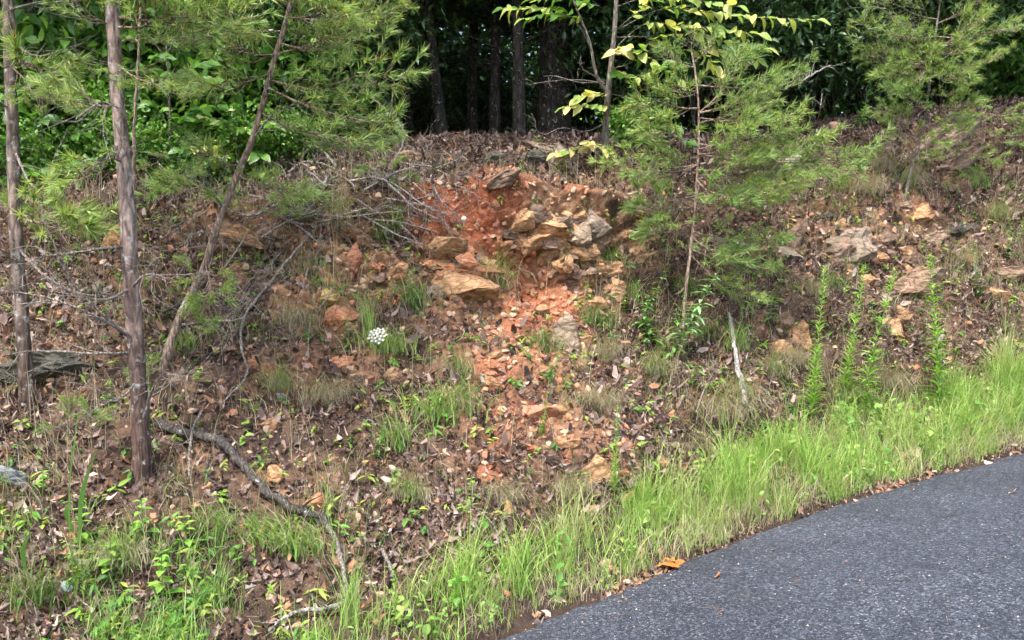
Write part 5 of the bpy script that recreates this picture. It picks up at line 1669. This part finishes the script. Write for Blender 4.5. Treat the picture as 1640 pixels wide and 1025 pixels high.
BS = [(250,7.6,.36,'low leafy shrub on the crest right of the second pine'),(330,7.5,.34,'low leafy shrub on the crest beside the leaning pine'),(410,7.6,.36,'low leafy shrub at the left end of the brush pile'),(470,7.7,.3,'low leafy shrub behind the brush pile'),(160,7.5,.4,'low leafy shrub behind the second pine trunk'),(60,7.4,.4,'low leafy shrub right of the leftmost pine'),
      (1020,8.3,.34,'low dark shrub on the crest right of the yellowing sapling'),(-110,8.2,1.1,'bright leafy bush at the left edge of the wood'),(20,8.6,1.0,'bright leafy bush behind the leftmost pine'),(130,9.0,1.05,'bright leafy bush between the left pine trunks'),(250,8.8,.95,'bright leafy bush behind the thin brown stem'),
      (350,9.2,1.1,'bright leafy bush behind the leaning pine foot'),(440,9.0,.9,'leafy green bush behind the leaning pine crown'),(520,9.3,.8,'leafy green bush at the right side of the leaning pine crown'),(70,10.5,1.4,'tall leafy bush behind the left bushes'),(300,10.5,1.4,'tall leafy bush deep behind the second pine'),
      (1560,12.2,1.0,'green leafy bush at the right pine on the crest'),(1660,12.3,1.0,'green leafy bush at the right edge of the wood')]
for i, (px, D, sc_, lab) in enumerate(BS):
    x = sx(px) * D
    base = Vector((x, D, ground_at(x, D)))
    t = thing('leafy_bush', lab, 'bush', base, 'leafy bushes at the forest edge')
    me, ctr = BUSH[i % 3]
    o = tag(link('foliage', me, parent=t), kind='stuff')
    o.matrix_local = Matrix.Translation((0, 0, 1.0 * sc_)) @ Matrix.Rotation(i * 1.7, 4, 'Z') @ Matrix.Diagonal((sc_, sc_, sc_ * 1.15, 1))
    for k in range(3):
        cpt = Vector(ctr[(k * 5 + i) % len(ctr)] * sc_); cpt.rotate(Quaternion((0, 0, 1), i * 1.7)); cpt.z += sc_
        link('stem', dead_twig_mesh([(0, 0, -.1), (cpt.x * .3, cpt.y * .3, max(.3, cpt.z * .5)), tuple(cpt)], .012, .004, 2600 + i * 5 + k, 3, .3), M['bark_grey'], t)

# ------------------------------------------------------------------ dead wood
def wood(label, pts, r0, r1, mat='wood_dead', lift=.03, twigs=6, tl=.2, seed=0, name='dead_branch', air=None, cat='branch'):
    """pts: photo pixels; lies on the bank, or hangs 'air' metres in front of it"""
    ps = []
    for k, (x, y) in enumerate(pts):
        p, n = T(x, y)
        ps.append([p, n])
    ds = [p.y for p, n in ps]
    W_ = []
    for k, (x, y) in enumerate(pts):
        p, n = ps[k]
        d = ds[k]
        if 0 < k < len(pts) - 1:
            d = min(d, .5 * (ds[k - 1] + ds[k + 1]) + .05)
        W_.append(P(x, y, d - (air if air else lift)))
    base = W_[0].copy()
    m = dead_twig_mesh([tuple(w - base) for w in W_], r0, r1, 3000 + seed, twigs, tl, 8)
    o = link(name, m, M[mat], loc=base)
    tag(o, label, cat, 'dead wood on the bank')
    return o
WD = [
 ('thick dark fallen limb snaking down the lower left slope', [(252,678),(300,695),(352,706),(385,742),(425,785),(470,815),(518,832)], .031, .019, 'wood_dark', .07, 3, .15),
 ('grey lower end of the fallen limb running down to the grass', [(518,832),(535,860),(548,905),(556,945),(566,985)], .015, .009, 'wood_dead', .05, 2, .12),
 ('pale lichened branch lying across the bottom grass', [(556,962),(520,975),(480,978),(450,992),(430,1010)], .012, .006, 'wood_pale', .06, 4, .1),
 ('short grey stick propped on the dark fallen limb', [(322,660),(308,690),(303,730),(304,764)], .009, .006, 'wood_dead', .08, 2, .12),
 ('weathered white stick leaning on the right slope', [(1168,502),(1174,540),(1182,590),(1194,646)], .014, .022, 'wood_pale', .17, 0, .1),
 ('long grey branch curving down from the brush pile', [(522,345),(495,378),(455,425),(415,475),(390,512),(388,560),(396,600),(360,640)], .014, .006, 'wood_dead', .10, 7, .3),
 ('grey branch crossing the top of the brush pile', [(350,330),(400,345),(450,325),(500,300),(545,280)], .012, .006, 'wood_dead', .12, 9, .35),
 ('bare pale branch rising over the crest', [(540,268),(515,240),(495,232),(482,230)], .012, .005, 'wood_dead', .15, 5, .25),
 ('arched grey branch in the brush pile', [(430,330),(460,280),(490,258),(530,268),(570,300)], .010, .005, 'wood_dead', .18, 8, .3),
 ('thick grey stub sticking out of the brush pile', [(500,318),(515,300),(525,285)], .016, .012, 'wood_dead', .1, 1, .1),
 ('lichen covered twiggy branch draped over the soil lip', [(560,290),(600,285),(640,300),(680,330),(720,345)], .009, .004, 'wood_pale', .12, 14, .3),
 ('second lichened branch draped below the crest', [(600,275),(640,310),(660,330),(700,350)], .008, .003, 'wood_pale', .15, 12, .25),
 ('lichened twig fan left of the red soil', [(690,280),(700,310),(720,335),(745,350)], .007, .003, 'wood_pale', .12, 12, .25),
 ('thin grey branch over the left soil face', [(440,320),(480,345),(520,330),(560,312)], .008, .004, 'wood_dead', .14, 9, .3),
 ('grey branch slanting across the left soil face', [(420,380),(450,360),(490,340),(520,300)], .009, .004, 'wood_dead', .14, 8, .3),
 ('dead branch lying left of the long grey branch', [(290,520),(340,515),(380,512),(410,500)], .010, .005, 'wood_dead', .08, 5, .2),
 ('brown root crossing the slope under the leaning pine', [(260,500),(310,480),(360,478),(395,490)], .014, .008, 'wood_dark', .06, 4, .2),
 ('thin dead branch beside the layered tan ledge', [(350,440),(380,400),(400,370),(440,350)], .007, .003, 'wood_dead', .15, 8, .3),
 ('lichened broken branch on the right crest', [(1278,135),(1300,120),(1330,104)], .011, .006, 'wood_pale', .2, 8, .25),
 ('forked grey stick standing at the dark hollow', [(1306,200),(1313,180),(1317,150)], .008, .004, 'wood_dead', .15, 5, .2),
 ('thin pale twig near the foot of the right slope', [(1115,660),(1130,620),(1150,605)], .006, .003, 'wood_dead', .1, 4, .2),
 ('curved root at the right end of the dark limb', [(335,735),(330,760),(345,775)], .009, .005, 'wood_dark', .05, 2, .1),
 ('short wooden stub in the grass near the fork', [(612,880),(624,905),(628,925)], .012, .009, 'wood_dead', .06, 1, .05),
 ('dead brown stick leaning below the right pine', [(1050,430),(1065,460),(1078,480)], .008, .006, 'wood_dark', .06, 2, .1),
 ('long thin straw stalk across the lower litter', [(690,790),(740,800),(790,840),(800,880)], .004, .002, 'wood_dead', .08, 4, .2),
 ('grey roots hanging from the crest lip', [(640,262),(700,290),(740,300),(790,330)], .008, .003, 'wood_dead', .10, 12, .25),
]
for k, a in enumerate(WD):
    wood(*a[:4], mat=a[4], lift=a[5], twigs=a[6], tl=a[7], seed=k)
_br = random.Random(9)
_bxy = sorted((_br.uniform(370, 735), _br.uniform(262, 355)) for k in range(48))
_bc = [0, 0]
for k in range(48):
    x, y = _bxy[k]
    an = _br.uniform(-.9, .9) + (math.pi if _br.random() < .4 else 0)
    L = _br.uniform(50, 150)
    p1 = (x + L * .5 * math.cos(an), y + L * .5 * math.sin(an) * .6 + _br.uniform(-10, 10))
    p2 = (x + L * math.cos(an), y + L * math.sin(an) * .6 + _br.uniform(-6, 16))
    pale = _br.random() < .45
    _bc[pale] += 1
    wood(ORD[_bc[pale] - 1] + (' pale lichened twiggy branch' if pale else ' grey dead twiggy branch') + ' from the left in the brush pile', [(x, y), p1, p2], _br.uniform(.004, .009), .002, mat='wood_pale' if pale else 'wood_dead',
         lift=_br.uniform(.02, .15), twigs=7, tl=.24, seed=100 + k)
_tx = sorted((_br.uniform(330, 540), _br.uniform(320, 470)) for k in range(28))
for k, (x, y) in enumerate(_tx):
    an = _br.choice([1.9, 2.3, .6, 2.8, -.4]) + _br.uniform(-.3, .3)
    L = _br.uniform(60, 150)
    wood(ORD[k] + ' thin bare twig from the left, draped down the face below the brush pile', [(x, y), (x + L * .5 * math.cos(an) + _br.uniform(-8, 8), y + L * .5 * math.sin(an)), (x + L * math.cos(an), y + L * math.sin(an))],
         _br.uniform(.003, .006), .0015, mat='wood_dead', lift=_br.uniform(.03, .16), twigs=8, tl=.22, seed=200 + k)
# twisted bare sapling on the crest
tw_p, _ = T(632, 254)
D_ = tw_p.y
tsap = thing('bare_sapling', 'twisted grey bare sapling on the crest beside the red brown hump', 'tree', tw_p)
for k, (pl, r0) in enumerate([([(632,258),(645,232),(640,212),(625,185),(600,160),(585,150)], .014), ([(645,232),(648,215),(638,195),(628,170),(632,130)], .010), ([(600,160),(580,140),(560,135)], .006)]):
    m = dead_twig_mesh([tuple(P(x, y, D_ - .05) - tw_p) for x, y in pl], r0, .004, 3300 + k, 4, .2, 8)
    link('stem' if k == 0 else 'branch', m, M['bark_grey'], tsap)
# thin stem behind the second pine
p, n = T(214, 345)
t = thing('thin_sapling', 'very thin bare brown stem right of the second pine trunk', 'tree', p)
link('stem', dead_twig_mesh([tuple(P(x, y, p.y) - p) for x, y in [(214,348),(214,270),(216,180),(222,90),(224,-20),(226,-160)]], .014, .007, 3400, 3, .2, 8), M['bark_thin'], t)

# dry pale stalks standing on the bank (thin, uncountable)
def build_stalks():
    acc = Acc()
    p, n, k = sample(3600, (TT > 2.0) * (TT < 7.6) * inview * np.clip(fbm(Pg, 4, 2, 511) + .15, .03, 1) * (1 - .7 * red))
    m = len(p)
    ld = hdir(m); ld[:, 1] -= 1.0; ld /= np.linalg.norm(ld, axis=1)[:, None]
    cl = STRAW[rng.integers(0, 3, m)] * rng.uniform(.7, 1.1, (m, 1))
    blades(acc, p, rng.uniform(.12, .42, m), rng.uniform(.0025, .0045, m), ld, rng.uniform(.1, 2.2, m), cl, cl)
    tag(link('dry_stalks', acc.mesh('dry_stalks'), M['grass']), 'thin dry grass stalks scattered over the bank', kind='stuff')
build_stalks()

# ------------------------------------------------------------------ leaves one can pick out
def road_hit(px, py):
    r = ray(px, py)
    k = CAM_Z / (ROAD_SLOPE * r.x - r.z)
    q = r * k
    return Vector((q.x, q.y, q.z + CAM_Z + .026))
def oak_mesh(seed, lobes=7, curl=.2):
    """pin-lobed oak leaf outline around a midrib"""
    r_ = np.random.default_rng(seed)
    t = np.linspace(0, 1, 22)
    env = .44 * np.sin(math.pi * np.clip(t, .02, .98) ** 1.0)
    w = env * (.16 + .84 * (.5 + .5 * np.cos(t * math.pi * lobes + .6)) ** 1.1) + .012
    V, Fq = [], []
    for i in range(22):
        z = -.25 * curl * t[i] ** 2 + .04 * math.sin(7 * t[i] + seed)
        fw = .10 * (.5 + .5 * math.cos(t[i] * math.pi * lobes))
        V += [(t[i] + fw, -w[i], z + .35 * curl * w[i]), (t[i], 0, z), (t[i] + fw, w[i], z + .5 * curl * w[i])]
    for i in range(21):
        for k in (0, 1):
            Fq.append((i * 3 + k, i * 3 + 3 + k, i * 3 + 4 + k, i * 3 + 1 + k))
    return mesh_np('fallen_leaf', np.array(V), np.array(Fq), None, True)
OAK = [oak_mesh(i, 6 + i % 2, .12 + .1 * i) for i in range(4)]
fl_cache = {}
def fallen(px, py, size_px, yaw, mat, v, label, kind='oak', on_road=True, tilt=.15):
    if on_road:
        p = road_hit(px, py); n = Vector((-ROAD_SLOPE, 0, 1)).normalized()
    else:
        p, n = T(px, py); p = p + n * .02; n = (n + Vector((0, -.5, .3))).normalized()
    s = size_px * p.y / F
    key = (mat, kind, v)
    if key not in fl_cache:
        if kind == 'oak':
            me = OAK[v % 4].copy()
        else:
            tv, tf = leaf_template('ovate', [.8, -.7, .4, 1.1][v % 4], [.9, .5, -.6, 1.2][v % 4], [.5, -.9, .8, 0][v % 4], 7, v, .10)
            me = mesh_np('fallen_leaf', tv, tf, None, True)
        me.materials.append(M[mat])
        fl_cache[key] = me
    o = link('fallen_leaf', fl_cache[key])
    x = Vector((math.cos(yaw), math.sin(yaw), 0)); x = (x - n * x.dot(n)).normalized()
    y = n.cross(x)
    o.matrix_world = Matrix.Translation(p - x * s * .5 + n * .25 * s * tilt) @ Matrix((x, y, n)).transposed().to_4x4() @ Matrix.Rotation(tilt, 4, 'Y') @ Matrix.Scale(s, 4)
    tag(o, label, 'leaf', 'fallen leaves')
FL = [
 (1083,910,74,.15,'leaf_oak',0,'large orange lobed oak leaf at the road edge','oak',True,.05),
 (1062,905,56,2.4,'leaf_oak',1,'smaller orange oak leaf overlapping the large one','oak',True,.05),
 (1380,805,30,.2,'leaf_buff',2,'pinkish pale dry leaf on the road near the grass','ovate',True,.2),
 (1149,932,18,1.0,'leaf_dry',1,'small rust leaf on the road below the orange oak leaf','ovate',True,.4),
 (1151,988,20,2.2,'leaf_dry',3,'crumpled rust leaf on the road near the bottom edge','ovate',True,.5),
 (1001,965,14,.6,'leaf_buff',0,'tiny pale curled leaf on the road','ovate',True,.4),
 (1622,797,16,.2,'leaf_buff',1,'small pale leaf near the right end of the road','ovate',True,.2),
 (1510,753,32,.4,'leaf_dry',0,'tan dry leaf under the grass at the far road edge','ovate',True,.2),
 (1605,743,60,.05,'leaf_buff',2,'long pale dry leaf at the right road edge','ovate',True,.1),
 (1275,937,14,1.9,'leaf_dry',3,'dark small crumpled leaf in the middle of the road','ovate',True,.5),
 (1392,889,10,.9,'leaf_buff',3,'tiny yellowish leaf on the road','ovate',True,.5),
 (1240,888,10,.3,'leaf_buff',1,'tiny tan leaf on the road below the verge','ovate',True,.5),
 (1018,1010,16,.9,'leaf_dry',2,'reddish leaf scrap at the bottom of the road','ovate',True,.1),
 (1460,787,12,1.2,'leaf_dry',0,'little dark leaf on the road near the far grass','ovate',True,.4),
 (862,655,20,.3,'leaf_red',0,'crimson leaf lying on the orange boulder','ovate',False,.3),
 (1003,333,13,2.8,'leaf_red',1,'crimson leaf high on the soil face right of the outcrop','ovate',False,.3),
 (895,962,26,.8,'leaf_buff',2,'pale curled dry leaf at the road edge','oak',False,.3),
 (1070,690,26,.6,'leaf_yellow',0,'yellowish leaf on the litter above the verge','ovate',False,.3),
 (945,567,16,.2,'leaf_yellow',1,'bright yellow leaf spot beside the angular tan rock','ovate',False,.4),
 (905,600,18,1.2,'leaf_yellow',2,'yellow green leaf in the red wash','ovate',False,.4),
 (910,603,16,2.6,'leaf_yellow',3,'second yellow green leaf in the red wash','ovate',False,.4),
]
for a in FL:
    fallen(*a)
print('objects', len(bpy.data.objects), 'tris', sum(sum(len(p.vertices) - 2 for p in []) for m in []) )
print('polys', sum(len(m.polygons) for m in bpy.data.meshes if m.users))
